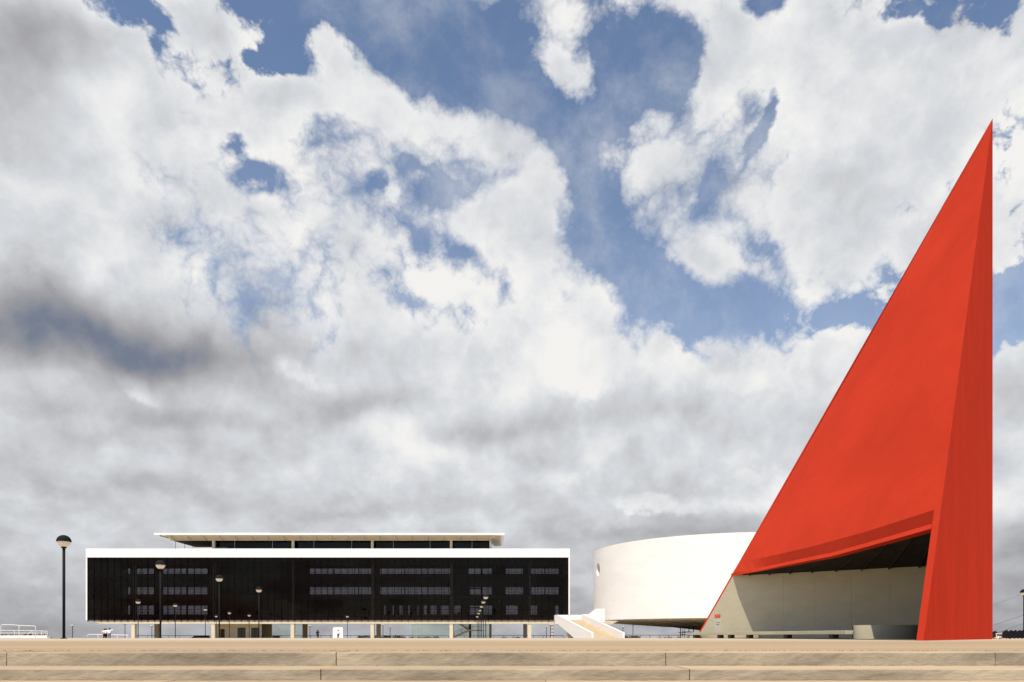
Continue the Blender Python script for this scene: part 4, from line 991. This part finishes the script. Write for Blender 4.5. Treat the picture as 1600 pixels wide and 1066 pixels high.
# ------------------------------------------------------------------ people
def skin_mesh(name, verts, edges, radii, m, parent, root=0, sub=1):
    me = bpy.data.meshes.new(name); me.from_pydata([tuple(v) for v in verts], edges, []); me.materials.append(m)
    o = bpy.data.objects.new(name, me); COL.objects.link(o); o.parent = parent
    s = o.modifiers.new('skin', 'SKIN'); s.use_smooth_shade = True
    d = me.skin_vertices[0].data
    for i, r in enumerate(radii): d[i].radius = r if isinstance(r, tuple) else (r, r); d[i].use_root = (i == root)
    o.modifiers.new('sub', 'SUBSURF').levels = sub; o.modifiers['sub'].render_levels = sub
    return o
def person(loc, rot, height, top, bottom, label, pose='stand', hairlen=.0):
    t = thing('person', label, 'person', loc); t.rotation_euler = (0, 0, rot); k = height/1.72
    J = {'pel': (0, 0, .95), 'bel': (0, 0, 1.12), 'che': (0, .01, 1.33), 'nec': (0, 0, 1.48), 'neu': (0, -.01, 1.56), 'hed': (0, -.02, 1.65),
         'hl': (-.09, 0, .92), 'kl': (-.11, -.02, .50), 'al': (-.12, .02, .09), 'tl': (-.13, -.15, .04),
         'hr': (.09, 0, .92), 'kr': (.11, -.03, .50), 'ar': (.13, .02, .09), 'tr': (.15, -.15, .04),
         'sl': (-.18, 0, 1.43), 'el': (-.27, .03, 1.16), 'wl': (-.25, -.08, .92), 'fl': (-.24, -.11, .83),
         'sr': (.18, 0, 1.43), 'er': (.27, .03, 1.16), 'wr': (.25, -.08, .92), 'fr': (.24, -.11, .83)}
    if pose == 'point': J.update(er=(.42, -.12, 1.48), wr=(.66, -.22, 1.50), fr=(.76, -.26, 1.50))
    if pose == 'hips': J.update(el=(-.36, .08, 1.20), wl=(-.17, -.10, 1.03), fl=(-.10, -.12, 1.03), er=(.36, .08, 1.20), wr=(.17, -.10, 1.03), fr=(.10, -.12, 1.03))
    if pose == 'phone': J.update(er=(.27, -.06, 1.18), wr=(.12, -.22, 1.32), fr=(.07, -.22, 1.42))
    nm = list(J); V = [Vector(J[n])*k for n in nm]; ix = {n: i for i, n in enumerate(nm)}
    E = [('pel', 'bel'), ('bel', 'che'), ('che', 'nec'), ('nec', 'neu'), ('neu', 'hed'), ('pel', 'hl'), ('hl', 'kl'), ('kl', 'al'), ('al', 'tl'), ('pel', 'hr'), ('hr', 'kr'), ('kr', 'ar'), ('ar', 'tr'),
         ('che', 'sl'), ('sl', 'el'), ('el', 'wl'), ('wl', 'fl'), ('che', 'sr'), ('sr', 'er'), ('er', 'wr'), ('wr', 'fr')]
    rad = dict(pel=.13, bel=.115, che=.135, nec=.06, neu=.052, hed=.095, hl=.085, kl=.055, al=.04, tl=.035, sl=.06, el=.042, wl=.028, fl=.03)
    rad.update(hr=.085, kr=.055, ar=.04, tr=.035, sr=.06, er=.042, wr=.028, fr=.03)
    skin_mesh('body', V, [(ix[a], ix[b]) for a, b in E], [rad[n]*k for n in nm], MT['skin'], t)
    def sub(names, edges, rr, nm2, m_):
        vv = [Vector(J[n])*k for n in names]; id2 = {n: i for i, n in enumerate(names)}
        skin_mesh(nm2, vv, [(id2[a], id2[b]) for a, b in edges], [rr[n]*k for n in names], m_, t)
    sub(['bel', 'pel', 'che', 'nec', 'sl', 'el', 'wl', 'sr', 'er', 'wr'], [('bel', 'pel'), ('bel', 'che'), ('che', 'nec'), ('che', 'sl'), ('sl', 'el'), ('el', 'wl'), ('che', 'sr'), ('sr', 'er'), ('er', 'wr')],
        dict(bel=.145, pel=.15, che=.165, nec=.07, sl=.085, el=.062, wl=.04, sr=.085, er=.062, wr=.04), 'shirt', top)
    sub(['pel', 'hl', 'kl', 'al', 'hr', 'kr', 'ar'], [('pel', 'hl'), ('hl', 'kl'), ('kl', 'al'), ('pel', 'hr'), ('hr', 'kr'), ('kr', 'ar')],
        dict(pel=.155, hl=.11, kl=.08, al=.07, hr=.11, kr=.08, ar=.07), 'trousers', bottom)
    hm = MB(); c = Vector(J['hed'])*k; r = .125*k
    hm.lathe([(.001, r*1.05), (r*.6, r*.85), (r*.98, r*.3), (r*1.02, -r*.15), (r*.85, -r*(.6+hairlen)), (r*.4, -r*(.8+hairlen))], 12, (c.x, c.y+.025*k, c.z))
    local('hair', hm, MT['hair'], t, smooth=True)
    sh = MB()
    for s in ('l', 'r'):
        q_ = Vector(J['t'+s])*k; sh.box(q_.x-.05, q_.x+.05, q_.y-.08, q_.y+.22, 0, .09)
    local('shoes', sh, MT['trk'], t)
    # nose and ears keep the head's profile
    return t
Yp = 103
person((PX(163.0, Yp+.5), Yp+.5, -.4), math.pi, 1.68, MT['shirtp'], MT['trk'], 'person in pale pink shirt and black trousers, left half of the close pair', 'hips')
person((PX(165.6, Yp), Yp, -.4), math.pi-.1, 1.74, MT['shirtp'], MT['trk'], 'person in cream shirt and black trousers, right half of the close pair', 'hips')
person((PX(171.2, Yp), Yp, -.4), math.pi, 1.78, MT['shirtw'], MT['trg'], 'person in white shirt and grey trousers pointing to the right', 'stand')
# the pointing arm: seen from behind, the arm reaches to picture right
pt = [o for o in bpy.data.objects if o.name.startswith('person') and o.type == 'EMPTY' and 'pointing' in o['label']][0]
for ch in list(pt.children): bpy.data.objects.remove(ch)
bpy.data.objects.remove(pt)
person((PX(171.0, Yp), Yp, -.4), 0.15, 1.78, MT['shirtw'], MT['trg'], 'person in white shirt and grey trousers with one arm stretched out pointing right', 'point')
person((PX(496.5, 128), 128, -.4), 0.4, 1.76, MT['trk'], MT['trk'], 'person all in dark clothes standing near the third library column', 'phone')
person((PX(528.5, 130), 130, -.4), math.pi+.5, 1.72, MT['shirtw'], MT['trk'], 'person in white top and black trousers before the rounded white panel', 'phone')
